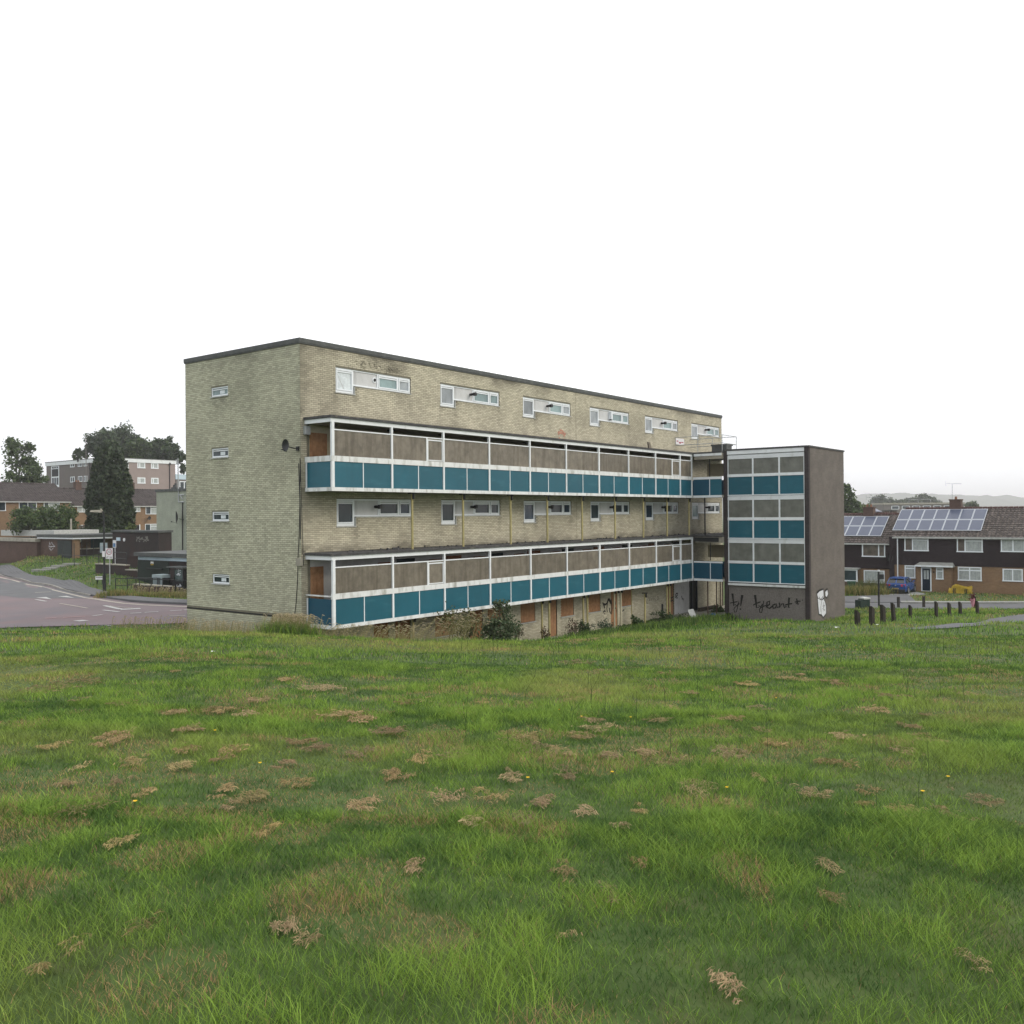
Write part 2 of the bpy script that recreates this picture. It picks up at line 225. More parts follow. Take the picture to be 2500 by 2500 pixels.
# ------------------------------------------------------------------ mesh helpers
class MB:
    def __init__(s, off=(0, 0, 0)): s.v = []; s.f = []; s.m = []; s.o = off; s.c = 0
    def poly(s, pts):
        b = len(s.v); s.v += [tuple(p) for p in pts]; s.f.append(tuple(range(b, b+len(pts)))); s.m.append(s.c); return s
    def hexa(s, p):      # 8 corners: bottom 4 ring, top 4 ring
        b = len(s.v); s.v += [tuple(q) for q in p]
        for f in ((0, 3, 2, 1), (4, 5, 6, 7), (0, 1, 5, 4), (1, 2, 6, 5), (2, 3, 7, 6), (3, 0, 4, 7)): s.f.append(tuple(b+i for i in f)); s.m.append(s.c)
        return s
    def box(s, x0, x1, y0, y1, z0, z1): return s.hexa([(x0, y0, z0), (x1, y0, z0), (x1, y1, z0), (x0, y1, z0), (x0, y0, z1), (x1, y0, z1), (x1, y1, z1), (x0, y1, z1)])
    def slab(s, F, s0, s1, z0, z1, d0, d1):     # box on a wall face: F(s, z, d) -> xyz
        return s.hexa([F(s0, z0, d0), F(s1, z0, d0), F(s1, z0, d1), F(s0, z0, d1), F(s0, z1, d0), F(s1, z1, d0), F(s1, z1, d1), F(s0, z1, d1)])
    def quad(s, F, s0, s1, z0, z1, d): return s.poly([F(s0, z0, d), F(s1, z0, d), F(s1, z1, d), F(s0, z1, d)])
    def tube(s, pts, r, n=6, cap=True):
        pts = [Vector(p) for p in pts]; rr = r if hasattr(r, '__len__') else [r]*len(pts); b = len(s.v)
        for i, p in enumerate(pts):
            d = (pts[min(i+1, len(pts)-1)]-pts[max(i-1, 0)]).normalized(); a = d.cross(Vector((0, 0, 1)) if abs(d.z) < .9 else Vector((1, 0, 0))).normalized(); c = d.cross(a)
            for j in range(n): q = p+(a*math.cos(2*PI*j/n)+c*math.sin(2*PI*j/n))*rr[i]; s.v.append(tuple(q))
        for i in range(len(pts)-1):
            for j in range(n): s.f.append((b+i*n+j, b+i*n+(j+1) % n, b+(i+1)*n+(j+1) % n, b+(i+1)*n+j)); s.m.append(s.c)
        if cap: s.f.append(tuple(b+j for j in range(n))); s.m.append(s.c); e = b+(len(pts)-1)*n; s.f.append(tuple(e+n-1-j for j in range(n))); s.m.append(s.c)
        return s
    def ribbon(s, pts, wd, F, d):      # painted stroke on a wall face
        P = [Vector(p) for p in pts]; ww = wd if hasattr(wd, '__len__') else [wd]*len(P); q = []
        for i, p in enumerate(P):
            t = (P[min(i+1, len(P)-1)]-P[max(i-1, 0)]); t = t.normalized() if t.length > 0 else Vector((1, 0)); nn = Vector((-t.y, t.x))*ww[i]/2; q.append((p+nn, p-nn))
        for i in range(len(P)-1): s.poly([F(q[i][0].x, q[i][0].y, d), F(q[i][1].x, q[i][1].y, d), F(q[i+1][1].x, q[i+1][1].y, d), F(q[i+1][0].x, q[i+1][0].y, d)])
        return s
    def grid(s, P):          # rows x cols x 3
        b = len(s.v); R, Cn = len(P), len(P[0]); s.v += [tuple(q) for row in P for q in row]
        for i in range(R-1):
            for j in range(Cn-1): a = b+i*Cn+j; s.f.append((a, a+1, a+Cn+1, a+Cn)); s.m.append(s.c)
        return s
    def build(s, name, mats, parent=None, at=(0, 0, 0), smooth=False, kind=None):
        me = bpy.data.meshes.new(name); o_ = s.o; me.from_pydata([(x-o_[0], y-o_[1], z-o_[2]) for x, y, z in s.v], [], s.f)
        if not isinstance(mats, (list, tuple)): mats = [mats]
        for mm in mats: me.materials.append(mm)
        if len(mats) > 1: me.polygons.foreach_set('material_index', s.m)
        if smooth: me.polygons.foreach_set('use_smooth', [True]*len(me.polygons))
        me.update(); return link(name, me, parent, at, kind)
def link(name, me, parent=None, at=(0, 0, 0), kind=None):
    o = bpy.data.objects.new(name, me); COL.objects.link(o); o.location = tuple(at)
    if parent is not None: o.parent = parent
    if kind: o['kind'] = kind
    return o
def tag(o, label, cat, group=None):
    o['label'] = label; o['category'] = cat
    if group: o['group'] = group
    return o
def thing(name, label, cat, at=(0, 0, 0), rz=0, group=None):
    o = bpy.data.objects.new(name, None); COL.objects.link(o); o.location = tuple(at); o.rotation_euler = (0, 0, rz); o.empty_display_size = .2
    return tag(o, label, cat, group)
def copy_tree(o, parent=None):
    c = o.copy(); COL.objects.link(c)
    if parent is not None: c.parent = parent
    for ch in list(o.children): copy_tree(ch, c)
    return c
def np_mesh(name, verts, faces, mats, parent=None, at=(0, 0, 0), col=None, kind=None, smooth=False):
    """verts (n,3); faces (m,k) all the same k"""
    me = bpy.data.meshes.new(name); k = faces.shape[1]; me.vertices.add(len(verts)); me.vertices.foreach_set('co', np.ascontiguousarray(verts, np.float32).ravel())
    me.loops.add(faces.size); me.loops.foreach_set('vertex_index', np.ascontiguousarray(faces, np.int32).ravel())
    me.polygons.add(len(faces)); me.polygons.foreach_set('loop_start', np.arange(0, faces.size, k, dtype=np.int32)); me.polygons.foreach_set('loop_total', np.full(len(faces), k, np.int32))
    me.materials.append(mats)
    if smooth: me.polygons.foreach_set('use_smooth', np.ones(len(faces), bool))
    me.update(calc_edges=True)
    if col is not None:
        a = me.attributes.new('Col', 'FLOAT_COLOR', 'POINT'); a.data.foreach_set('color', np.ascontiguousarray(np.c_[col, np.ones(len(col))], np.float32).ravel())
    return link(name, me, parent, at, kind)

# ------------------------------------------------------------------ ground sheet, roads, pavements
def build_ground():
    xs = np.unique(np.r_[np.linspace(-3000, -150, 12), np.linspace(-150, -60, 20), np.arange(-60, 60.1, .8), np.linspace(60, 150, 20), np.linspace(150, 3000, 12)])
    ys = np.unique(np.r_[np.linspace(-400, -20, 6), np.arange(-20, 104, .8), np.linspace(104, 220, 26), np.linspace(220, 4200, 16)])
    X, Y = np.meshgrid(xs, ys); Z = terr(X, Y)
    far = np.clip((np.hypot(X, Y)-260)/400, 0, 1); Z = Z*(1-far)+far*(-12)
    near = np.clip((90-np.hypot(X, Y))/60, 0, 1); Z = Z+near*.05*(vnoise(X, Y, 2.2)-.5)*2
    n, m = X.shape; idx = np.arange(n*m).reshape(n, m); F = np.stack([idx[:-1, :-1], idx[:-1, 1:], idx[1:, 1:], idx[1:, :-1]], -1).reshape(-1, 4)
    np_mesh('ground', np.stack([X, Y, Z], -1).reshape(-1, 3), F, M['groundm'], kind='structure', smooth=True)
build_ground()
def resample(pl, n):
    pl = np.array([p[:2] for p in pl], float); d = np.r_[0, np.cumsum(np.hypot(*np.diff(pl, axis=0).T))]; t = np.linspace(0, d[-1], n); return np.c_[np.interp(t, d, pl[:, 0]), np.interp(t, d, pl[:, 1])]
def strip(name, A, B, off, m, nu=50, nv=12, parent=None, side=0.0, kind='structure', flat=None):
    A = resample(A, nu); B = resample(B, nu); P = []
    for j in range(nv+1): q = A+(B-A)*(j/nv); h_ = terr(q[:, 0], q[:, 1]); P.append(np.c_[q, (h_ if flat is None else np.maximum(h_, flat))+off])
    b = MB(); b.grid(P)
    if side:
        for e in (P[0], P[-1]): b.grid([e, e-np.array([0, 0, side])])
    return b.build(name, m, parent, kind=kind)
ZL = -5.4
def lz(px, py, z=ZL): return zpl(px, py, z)
far_k = [lz(-420, 1347), lz(-120, 1383), lz(0, 1405), lz(84, 1426), lz(150, 1440), lz(223, 1457), lz(308, 1470), lz(380, 1475), lz(457, 1478.5), lz(640, 1484)]
near_e = [lz(-420, 1552), lz(-120, 1546), lz(0, 1541), lz(84, 1537), lz(150, 1535), lz(223, 1532), lz(308, 1528), lz(380, 1525), lz(457, 1521), lz(640, 1508)]
pav_b = [lz(-420, 1325, -5.3), lz(-120, 1365, -5.3), lz(0, 1386, -5.3), lz(84, 1407, -5.3), lz(150, 1420, -5.3), lz(223, 1437, -5.3), lz(308, 1456, -5.3), lz(380, 1462, -5.3), lz(457, 1466, -5.3), lz(640, 1472, -5.3)]
road = strip('road', far_k, near_e, .03, M['mauve'], 70, 26, flat=-5.41)
strip('pavement', pav_b, far_k, .10, M['pave'], 70, 8, side=.3, flat=-5.33)
k2 = [p+np.array([.02, -.35, 0]) for p in far_k]
kerb = strip('kerb', [p+np.array([0, .02, 0]) for p in far_k[:6]], [p+np.array([.0, -.16, 0]) for p in far_k[:6]], .155, M['kerb'], 60, 2, side=.3)
strip('road_marking', [p+np.array([0, -.75, 0]) for p in far_k], [p+np.array([0, -1.1, 0]) for p in far_k], .042, M['liney'], 70, 2, parent=road, flat=-5.41)
# dark asphalt stretch at the far left of the junction
strip('road', [far_k[0], far_k[3], far_k[5]], [lz(-420, 1400), lz(60, 1462), lz(215, 1462)], .036, M['asph'], 30, 8, flat=-5.41)
zR = lambda x, y: (85+x*.10352, 1380+y*.10352)
z8 = lambda x, y: (80+x*.207, 1280+y*.207)
def mark(pts, wd=None, m='line'):
    b = MB(); P = [lz(*p, ZL+.05) for p in pts]
    if wd is None:
        b.poly([(p[0], p[1], max(tz(p[0], p[1]), -5.41)+.052) for p in P])
    else:
        for i in range(len(P)-1):
            q = resample([P[i], P[i+1]], 5); d = q[-1]-q[0]; d = d/np.hypot(*d); nn = np.array([-d[1], d[0]])*wd/2
            b.grid([np.c_[q+nn, np.maximum(terr(*(q+nn).T), -5.41)+.05], np.c_[q-nn, np.maximum(terr(*(q-nn).T), -5.41)+.05]])
    b.build('road_marking', M[m], road)
mark([zR(20, 760), zR(270, 745), zR(410, 800)]); mark([zR(540, 730), zR(750, 718), zR(940, 768)])
mark([zR(20, 800), zR(260, 845)], .2); mark([zR(590, 895), zR(1240, 1005)], .16, 'liney'); mark([z8(845, 955), z8(1040, 998)], .3); mark([z8(1035, 1002), z8(1270, 990)], .55); mark([z8(870, 956), z8(1180, 984)], .1, 'liney')
mark([z8(830, 1008), z8(1020, 1030)], .2); mark([zR(1010, 1310), zR(1165, 1332)], .5); mark([zR(1480, 1478), zR(1840, 1455)], .2); mark([zR(240, 1253), zR(510, 1245)], .25, 'linep'); mark([zR(660, 1238), zR(1190, 1203)], .22, 'linep'); mark([zR(1360, 1190), zR(1590, 1162)], .22)
for a, b_ in ((1150, 1280), (1320, 1480), (1620, 1760), (1780, 1850)): mark([z8(a, 1047-(a-1150)*.062), z8(b_, 1047-(b_-1150)*.062)], .22)
mark([z8(1610, 1080), z8(1800, 1072)], .18, 'liney'); mark([zR(0, 640), zR(380, 620)], .25, 'liney')
# right-hand road, pavement, footpath
ZR = -7.0
rz_ = lambda px, py, z=ZR: zpl(px, py, z)
r_far = [rz_(1950, 1471), rz_(2158, 1471.5), rz_(2300, 1472.5), rz_(2414, 1473.5), rz_(2700, 1476)]
r_near = [rz_(1950, 1485), rz_(2061, 1486.5), rz_(2250, 1488), rz_(2413, 1489.5), rz_(2700, 1492)]
strip('road', r_far, r_near, .03, M['asph'], 40, 8)
r_pb = [rz_(1950, 1456), rz_(2061, 1457), rz_(2150, 1455), rz_(2190, 1453), rz_(2215, 1452)]
strip('pavement', r_pb, [rz_(1950, 1470), rz_(2061, 1470.5), rz_(2150, 1471), rz_(2190, 1471.3), rz_(2240, 1471.8)], .06, M['pave'], 30, 6, side=.2)
strip('kerb', [rz_(2200, 1470.5), rz_(2414, 1472), rz_(2700, 1474)], [rz_(2200, 1473.3), rz_(2414, 1474.8), rz_(2700, 1477)], .14, M['slab'], 30, 2, side=.3)
strip('driveway', [rz_(2150, 1447), rz_(2195, 1446), rz_(2240, 1446)], [rz_(2150, 1456), rz_(2200, 1457), rz_(2262, 1453)], .05, M['slab'], 12, 5)
pth = lambda px, py: hit(px, py)
strip('footpath', [pth(2205, 1536), pth(2300, 1527), pth(2414, 1513), pth(2520, 1499)], [pth(2225, 1538), pth(2310, 1535.5), pth(2414, 1527), pth(2520, 1516)], .025, M['asph'], 30, 6)
# paved yard at the far end of the block
P_ = [[L(a, b, 0) for a in np.linspace(27.5, 38, 12)] for b in np.linspace(-3.6, -.05, 5)]
b = MB(); b.grid([[(p[0], p[1], -6.5) for p in row] for row in P_]); b.build('paving', M['conc'], kind='structure')

# ------------------------------------------------------------------ the block of flats (local axes: x along the front, y back along the gable, z up from the eye)
ZB = -6.6; LEN, DEP, TOP = 37.26, 7.55, 6.62
block = thing('apartment_block', 'long five storey pale yellow brick block with two teal panelled access balconies', 'apartment block', L(0, 0, ZB), ANG)
BO = (0, 0, ZB)
FF = lambda s, z, d: (s, -d, z)          # front wall: s along, d outwards
FG = lambda s, z, d: (-d, s, z)          # gable wall
WX = [1.79+6.17*i for i in range(6)]; WU, WM = (4.90, 5.22, 5.89), (-.42, -.06, .66)
front_open = []
for x in WX:
    for z0, zm, z1 in (WU, WM): front_open += [(x, x+.98, z0, z1), (x+.98, x+4.27, zm, z1)]
gable_open = [(4.53, 5.69, z0, z0+.38) for z0 in (4.99, 2.45, -.18, -2.78)]
boards = [(13.8, 15.03, -5.45, -4.5), (17.35, 18.56, -5.47, -4.5), (20.03, 21.24, -5.48, -4.5), (23.46, 24.74, -5.44, -4.5), (7.5, 8.8, -5.45, -4.5), (11.2, 12.4, -5.45, -4.5)]
doors_g = [(16.34, 16.98, -6.4, -4.45), (22.35, 23.15, -6.5, -4.45), (29.2, 30.0, -6.5, -4.45), (9.9, 10.85, -6.2, -4.45), (32.15, 33.25, -6.5, -4.4), (3.75, 4.65, -6.2, -4.45), (5.0, 5.95, -6.2, -4.45)]
front_open += [b_ for b_ in boards]+[d_ for d_ in doors_g]
def wall_with_holes(F, s0, s1, z0, z1, holes, thick=.1, d=-.009):
    b = MB(BO); S = sorted({s0, s1, *[h for o in holes for h in o[:2]]}); Z = sorted({z0, z1, *[h for o in holes for h in o[2:]]})
    inside = lambda s, z: any(o[0] < s < o[1] and o[2] < z < o[3] for o in holes)
    for i in range(len(S)-1):
        for j in range(len(Z)-1):
            a = inside((S[i]+S[i+1])/2, (Z[j]+Z[j+1])/2)
            if not a: b.quad(F, S[i], S[i+1], Z[j], Z[j+1], d)
    for o in holes:       # reveals, except where two openings share an edge
        for s, e in ((o[0], -1), (o[1], 1)):
            if not inside(s+e*.01, (o[2]+o[3])/2): b.poly([F(s, o[2], d), F(s, o[3], d), F(s, o[3], -thick), F(s, o[2], -thick)])
        for z, e in ((o[2], -1), (o[3], 1)):
            if not inside((o[0]+o[1])/2, z+e*.01): b.poly([F(o[0], z, d), F(o[1], z, d), F(o[1], z, -thick), F(o[0], z, -thick)])
    return b
wall_with_holes(FF, 0, LEN, ZB-.6, TOP, front_open).build('front_wall', M['mortar'], block)
wall_with_holes(FG, -.009, DEP, ZB-.6, TOP, gable_open).build('gable_wall', M['mortar'], block)
b = MB(BO); b.quad(lambda s, z, d: (LEN+d, s, z), 0, DEP, ZB-.6, TOP, 0); b.quad(lambda s, z, d: (s, DEP+d, z), 0, LEN, ZB-.6, TOP, 0); b.build('rear_wall', M['cbrick'], block)
b = MB(BO); b.box(.02, LEN-.02, .02, DEP-.02, TOP-.25, TOP-.05); b.build('roof', M['felt'], block)
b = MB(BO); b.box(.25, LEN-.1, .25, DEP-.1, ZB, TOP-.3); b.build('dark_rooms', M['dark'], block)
b = MB(BO); b.box(-.05, LEN+.05, -.05, .12, TOP, TOP+.16); b.box(-.05, .12, .12, DEP+.05, TOP, TOP+.16); b.box(LEN-.12, LEN+.05, .12, DEP+.05, TOP, TOP+.16); b.box(.12, LEN-.12, DEP-.12, DEP+.05, TOP, TOP+.16)
b.box(-.035, LEN+.035, -.035, .1, TOP-.05, TOP-.001); b.box(-.035, .1, .1, DEP+.035, TOP-.05, TOP-.001); b.build('roof_fascia', M['fasc'], block)
# bricks: the largest 300 one by one, the others joined
BW, BL, RH, BH, PR = .225, .211, .075, .062, .008
def brick_rows(F, s0, s1, zr, holes, shift):
    out_ = []
    k0 = int(round((TOP-zr[1])/RH)); k1 = int(round((TOP-zr[0])/RH))
    for k in range(k0, k1):
        zt = TOP-k*RH-.005; zb_ = zt-BH; zc = (zt+zb_)/2; hs = sorted([o for o in holes if o[2]-.02 < zc < o[3]+.02]); x = s0-(BW/2 if (k+shift) % 2 else 0)
        while x < s1:
            segs = [(max(x, s0), min(x+BL, s1))]
            for o in hs:
                ns = []
                for a, c in segs:
                    if c <= o[0] or a >= o[1]: ns.append((a, c))
                    else:
                        if a < o[0]: ns.append((a, o[0]))
                        if c > o[1]: ns.append((o[1], c))
                segs = ns
            out_ += [(a, c, zb_, zt) for a, c in segs if c-a > .03]; x += BW
    return out_
def brick_body(F, q, j=0.):
    a, c, z0, z1 = q; d = j; return [F(a, z0, d-PR-.002), F(c, z0, d-PR-.002), F(c, z0, d), F(a, z0, d), F(a, z1, d-PR-.002), F(c, z1, d-PR-.002), F(c, z1, d), F(a, z1, d)]
fr = []
for zr in ((3.72, 6.62), (-1.38, 1.0), (-6.6, -4.3)): fr += brick_rows(FF, 0.0, LEN, zr, front_open, 0)
fr += [q for zr in ((1.0, 3.72), (-4.3, -1.38)) for q in brick_rows(FF, 29.9, LEN, zr, front_open, 0)]+[q for zr in ((1.0, 3.72), (-4.3, -1.38)) for q in brick_rows(FF, 0, .3, zr, front_open, 0)]
ga = brick_rows(FG, .0, DEP, (-3.83, 6.62), gable_open, 1)+brick_rows(FG, .0, DEP, (-6.6, -3.95), gable_open, 1)
cand = []
for tag_, F, lst in (('f', FF, fr), ('g', FG, ga)):
    for i, q in enumerate(lst):
        if q[1]-q[0] < BL-.01 or q[2] < -3.6: continue
        p = F((q[0]+q[1])/2, q[2], 0); P = L(*p); cand.append((np.hypot(*P[:2])*(.72 if tag_ == 'f' else 1), tag_, i))
cand.sort(); single = {(t_, i) for _, t_, i in cand[:300]}
def one_brick(F): b = MB(); b.hexa([(x, y, z) for x, y, z in brick_body(F, (0, BL, 0, BH))]); b.f = [f for f in b.f]; return b
def dirt_f(x, z):
    n = vnoise(x, z*2, .35); m = vnoise(x+40, z, 1.3); d = np.clip(.75-x*1.1, 0, 1)*np.where(z > 3.7, .55, .25)*(.5+n)
    for wx in WX:
        for zz in (4.85, -.45):
            for c, wd_, a in ((wx+1.02, .16, .55), (wx+.0, .10, .3), (wx+4.2, .12, .28)): d += a*np.exp(-((x-c)/wd_)**2)*np.clip(1-(zz+.3-z)/1.2, 0, 1)*(z < zz+.35)*(.5+n)
        d += .22*((x > wx+.9) & (x < wx+4.4))*np.clip((z-4.85)/.4, 0, 1)*(z < 5.25)*n
    d += np.clip((z-6.15)/.5, 0, 1)*(n*.7+m*.5-.35)+np.clip((4.15-z)/.4, 0, 1)*(z > 3.6)*(n-.25)*.8+np.clip((-1.05-z)/.3, 0, 1)*(z > -1.5)*(n+.1)*.7
    d += .75*np.exp(-((x-4.6)/.9)**2-((z-6.12)/.13)**2)*np.clip(n*2-.4, 0, 1)+np.clip((.98-z)/.1, -1, 1)*0+np.clip((z-.55)/.5, 0, 1)*(z < 1.05)*.35*(n+.3)+np.clip(m-.62, 0, 1)*.9
    return d+np.clip((-5.9-z)/.8, 0, 1)*.35*n
def dirt_g(y, z):
    n = vnoise(y, z*2, .35); m = vnoise(y+40, z*.6, 1.6); d = np.clip(m-.5, 0, 1)*.6*(.6+.5*n)
    for o in gable_open: d += .4*np.exp(-((y-(o[0]+.55))/.6)**2)*np.clip(1-(o[2]-z)/.9, 0, 1)*(z < o[2])*(.3+n)
    return d+np.clip(.3-y, 0, 1)*.9*n+np.clip((z-6.0)/.6, 0, 1)*n*.45+np.clip((-3.9-z)/.6, 0, 1)*.15
proto = {}
for tag_, F, lst, mm in (('f', FF, fr, 'brick'), ('g', FG, ga, 'gbrick')):
    b = MB(BO)
    for i, q in enumerate(lst):
        jj = random.uniform(-.0025, .0025)
        if (tag_, i) in single:
            if tag_ not in proto: o = one_brick(F).build('brick', M[mm], block); proto[tag_] = o
            else: o = proto[tag_].copy(); COL.objects.link(o)
            p = F(q[0], q[2], jj); o.location = (p[0], p[1], p[2]-ZB); o['dirt'] = float(np.clip((dirt_f if tag_ == 'f' else dirt_g)(np.array(q[0]+.1), np.array(q[2]+.03)), 0, .85))
        else: b.hexa(brick_body(F, q, jj))
    o = b.build('brickwork', M[mm], block, kind='stuff'); co_ = np.array(b.v); P_ = co_.reshape(-1, 8, 3).mean(1); D_ = dirt_f(P_[:, 0], P_[:, 2]) if tag_ == 'f' else dirt_g(P_[:, 1], P_[:, 2])
    at_ = o.data.attributes.new('dirt', 'FLOAT', 'POINT'); at_.data.foreach_set('value', np.repeat(np.clip(D_, 0, .85), 8).astype(np.float32))
b = MB(BO)
for z0_, z1_ in ((3.75, 6.6), (-1.35, .92)): b.slab(FF, 18.9, 18.915, z0_, z1_, -.004, .004)
b.build('movement_joint', M['mortar'], block)
b = MB(BO); b.slab(FG, -.02, DEP, -3.93, -3.875, -.01, .012); b.build('damp_proof_course', M['black'], block)

# windows of the front: stepped white frames
def make_window(idx, upper):
    Wd, z0, zm, z1 = 4.27, 0, .34, .99
    b = MB(); F = lambda s, z, d: (s, .075-d, z); t, D0, D1 = .055, -.03, .03
    b.slab(F, 0, Wd, z1-t, z1, D0, D1); b.slab(F, 0, t, z0, z1-t, D0, D1); b.slab(F, .98-t, .98, z0, z1-t, D0, D1); b.slab(F, t, .98-t, z0, z0+t+.03, D0, D1)
    b.slab(F, .98, Wd, zm, zm+t, D0, D1); b.slab(F, Wd-t, Wd, zm+t, z1-t, D0, D1)
    for s in (2.30, 3.50): b.slab(F, s, s+.06, zm+t, z1-t, D0, D1)
    wn = b.build('window', M['upvc'], block)
    g = 'glassu' if upper else 'glassd'  # mid-storey glass coloured darker for the shade of the balcony above
    def sash(a, c, e, f, head):
        q = MB(); w2 = .05
        q.slab(F, a, c, f-w2, f, -.01, .05); q.slab(F, a, c, e, e+w2, -.01, .05); q.slab(F, a, a+w2, e+w2, f-w2, -.01, .05); q.slab(F, c-w2, c, e+w2, f-w2, -.01, .05)
        if head: q.slab(F, a+w2, c-w2, f-w2-.07, f-w2-.015, -.005, .035)
        q.build('sash', M['upvc'], wn)
        q = MB(); q.quad(F, a+w2, c-w2, e+w2, f-w2, .005); return q
    net = upper and idx == 0
    sash(.06, .92, .09, z1-.06, True).build('pane', M['net' if net else 'glassc' if upper else ('glassd', 'glassd', 'glassb', 'glassd', 'glassb', 'glassu')[idx]], wn)
    if net:
        q = MB(); q.ribbon([(.13, .78), (.3, .45), (.5, .15)], [.02, .03, .02], F, .012); q.build('fold', M['grypan'], wn)
    sash(2.37, 3.49, zm+.06, z1-.06, True).build('pane', M[g], wn); sash(3.57, Wd-.06, zm+.06, z1-.06, True).build('pane', M[g if idx % 2 else 'glassc' if upper else 'glassb'], wn)
    q = MB(); q.quad(F, .98, 2.30, zm+t, z1-t, .0); q.build('infill_panel', M['grypan'], wn)
    vx, vz = 2.16, zm+.36; q = MB()
    if upper and idx == 0:
        q.tube([F(vx, vz, .0), F(vx, vz, .03)], .115, 14); q.build('vent_collar', M['upvc'], wn); q = MB(); q.tube([F(vx+.01, vz, .03), F(vx+.01, vz, .06)], .065, 12); q.build('vent', M['black'], wn)
    elif upper and idx == 3:
        q.slab(F, vx-.07, vx+.07, vz-.22, vz+.2, 0, .2); q.build('vent', M['upvc'], wn); q = MB(); q.tube([F(vx, vz-.27, .1), F(vx, vz-.22, .1)], .07, 10); q.build('vent_spout', M['black'], wn)
    else:
        q.tube([F(vx, vz, 0), F(vx, vz, .2), F(vx, vz, .22), F(vx, vz, .36)], [.06, .06, .085, .085], 10); q.build('flue', M['black'], wn)
    q = MB(); q.slab(F, -.03, 1.02, -.045, -.002, -.1, .11); q.slab(F, 1.021, Wd+.03, zm-.035, zm-.002, -.1, .10); q.slab(F, .985, 1.02, -.0015, zm-.036, -.06, .09); q.build('sill', M['sill'], wn)
    return wn
for i, x in enumerate(WX):
    wn = make_window(i, True); wn.location = (x, 0, WU[0]-ZB)
    wn = make_window(i, False); wn.location = (x, 0, WM[0]+.0-ZB-.0); wn.scale.z = (WM[2]-WM[0])/.99
def make_gable_window(z0):
    F = FG; b = MB(BO); a, c, e, f = 4.53, 5.69, z0, z0+.38
    b.slab(F, a, c, f-.05, f, -.09, -.03); b.slab(F, a, c, e, e+.06, -.09, -.03); b.slab(F, a, a+.06, e+.06, f-.05, -.09, -.03); b.slab(F, c-.06, c, e+.06, f-.05, -.09, -.03)
    b.slab(F, a+.06, c-.06, f-.12, f-.085, -.08, -.04)
    wn = b.build('gable_window', M['upvc'], block); b = MB(BO); b.quad(F, a+.06, c-.06, e+.06, f-.05, -.065); b.build('pane', M['glassu' if z0 > 4 else 'glassd'], wn)
    b = MB(BO); b.slab(F, a+.3, a+.62, e+.09, f-.15, -.062, -.06); b.build('blind', M['net'], wn)
    b = MB(BO); b.slab(F, a-.05, c+.05, e-.045, e-.002, -.09, .04); b.build('sill', M['sill'], wn)
for o in gable_open: make_gable_window(o[2])
# boarded openings of the ground storey
for (a, c, e, f) in boards:
    b = MB(BO); b.slab(FF, a+.01, c-.01, e+.01, f, -.08, -.03); w_ = b.build('boarded_window', M['osb'], block)
    b = MB(BO); b.slab(FF, a-.04, c+.04, e-.05, e-.002, -.08, .05); b.build('sill', M['sill'], w_)
for k, (a, c, e, f) in enumerate(doors_g):
    b = MB(BO); b.slab(FF, a+.02, c-.02, e, f, -.09, -.05); b.build('boarded_door' if k != 4 else 'doorway', M['dark' if k == 4 else 'osbd' if k > 4 or k == 3 else 'osb'], block)
b = MB(BO); b.slab(FF, 32.15, 32.22, -6.5, -4.4, -.04, .04); b.slab(FF, 32.5, 32.56, -6.5, -4.4, -.05, .02); b.slab(FF, 33.2, 33.27, -6.5, -4.4, -.04, .04); b.build('door_frame', M['navy'], block)
b = MB(BO); b.slab(FF, 30.05, 32.1, -6.5, -4.42, -.005, .014); b.build('painted_patch', M['wpaint'], block)
# graffiti on the ground storey
gf = lambda pts, F0: [tuple(fac(F0[0]+x*F0[2], F0[1]+y*F0[2], 0)[[0, 2]]) for x, y in pts]
Zg = (1380, 1420, 180/1932)
b = MB(BO)
for st, wd in (([(975, 545), (1005, 610), (1035, 700)], .1), ([(1000, 590), (1050, 600), (1085, 570), (1125, 450)], .11), ([(1125, 450), (1095, 600), (1085, 700), (1098, 800)], .08), ([(1125, 450), (1165, 500), (1200, 570)], .17), ([(1200, 455), (1215, 600), (1222, 720), (1200, 850), (1165, 790), (1150, 690)], .09), ([(1060, 770), (985, 800), (1040, 855)], .06), ([(985, 800), (1040, 735)], .05),
               ([(1300, 520), (1310, 570), (1285, 640)], .09), ([(1285, 700), (1325, 690)], .1), ([(1360, 720), (1362, 790)], .1), ([(1500, 780), (1510, 750), (1540, 740)], .08)):
    b.ribbon(gf(st, Zg), wd, FF, .014)
b.build('graffiti', M['spray'], block)
Zh = (1560, 1420, 230/1932); b = MB(BO)
for st, wd in (([(740, 290), (760, 240), (790, 240), (785, 275), (735, 330)], .09), ([(765, 325), (785, 340)], .12), ([(870, 290), (880, 350), (905, 360)], .08), ([(915, 340), (905, 400)], .03), ([(870, 100), (880, 240), (910, 235), (915, 100)], .02), ([(820, 340), (815, 370)], .03), ([(640, 330), (700, 310), (655, 350), (625, 375), (700, 385)], .07), ([(630, 415), (645, 395), (665, 415)], .07), ([(658, 100), (662, 300)], .06)):
    b.ribbon(gf(st, Zh), wd, FF, .017)
b.build('graffiti', M['spray'], block)
b = MB(BO)
for st in ([(190, 270), (160, 330), (180, 350), (150, 420), (185, 460)], [(200, 300), (210, 390)], [(215, 390), (240, 300), (255, 390), (275, 310)], [(290, 300), (300, 380)], [(340, 300), (310, 340), (350, 390), (330, 410)], [(380, 300), (400, 350), (370, 370)]): b.ribbon(gf(st, Zh), .04, FF, .012)
b.build('faded_graffiti', M['faint'], block)
b = MB(BO)
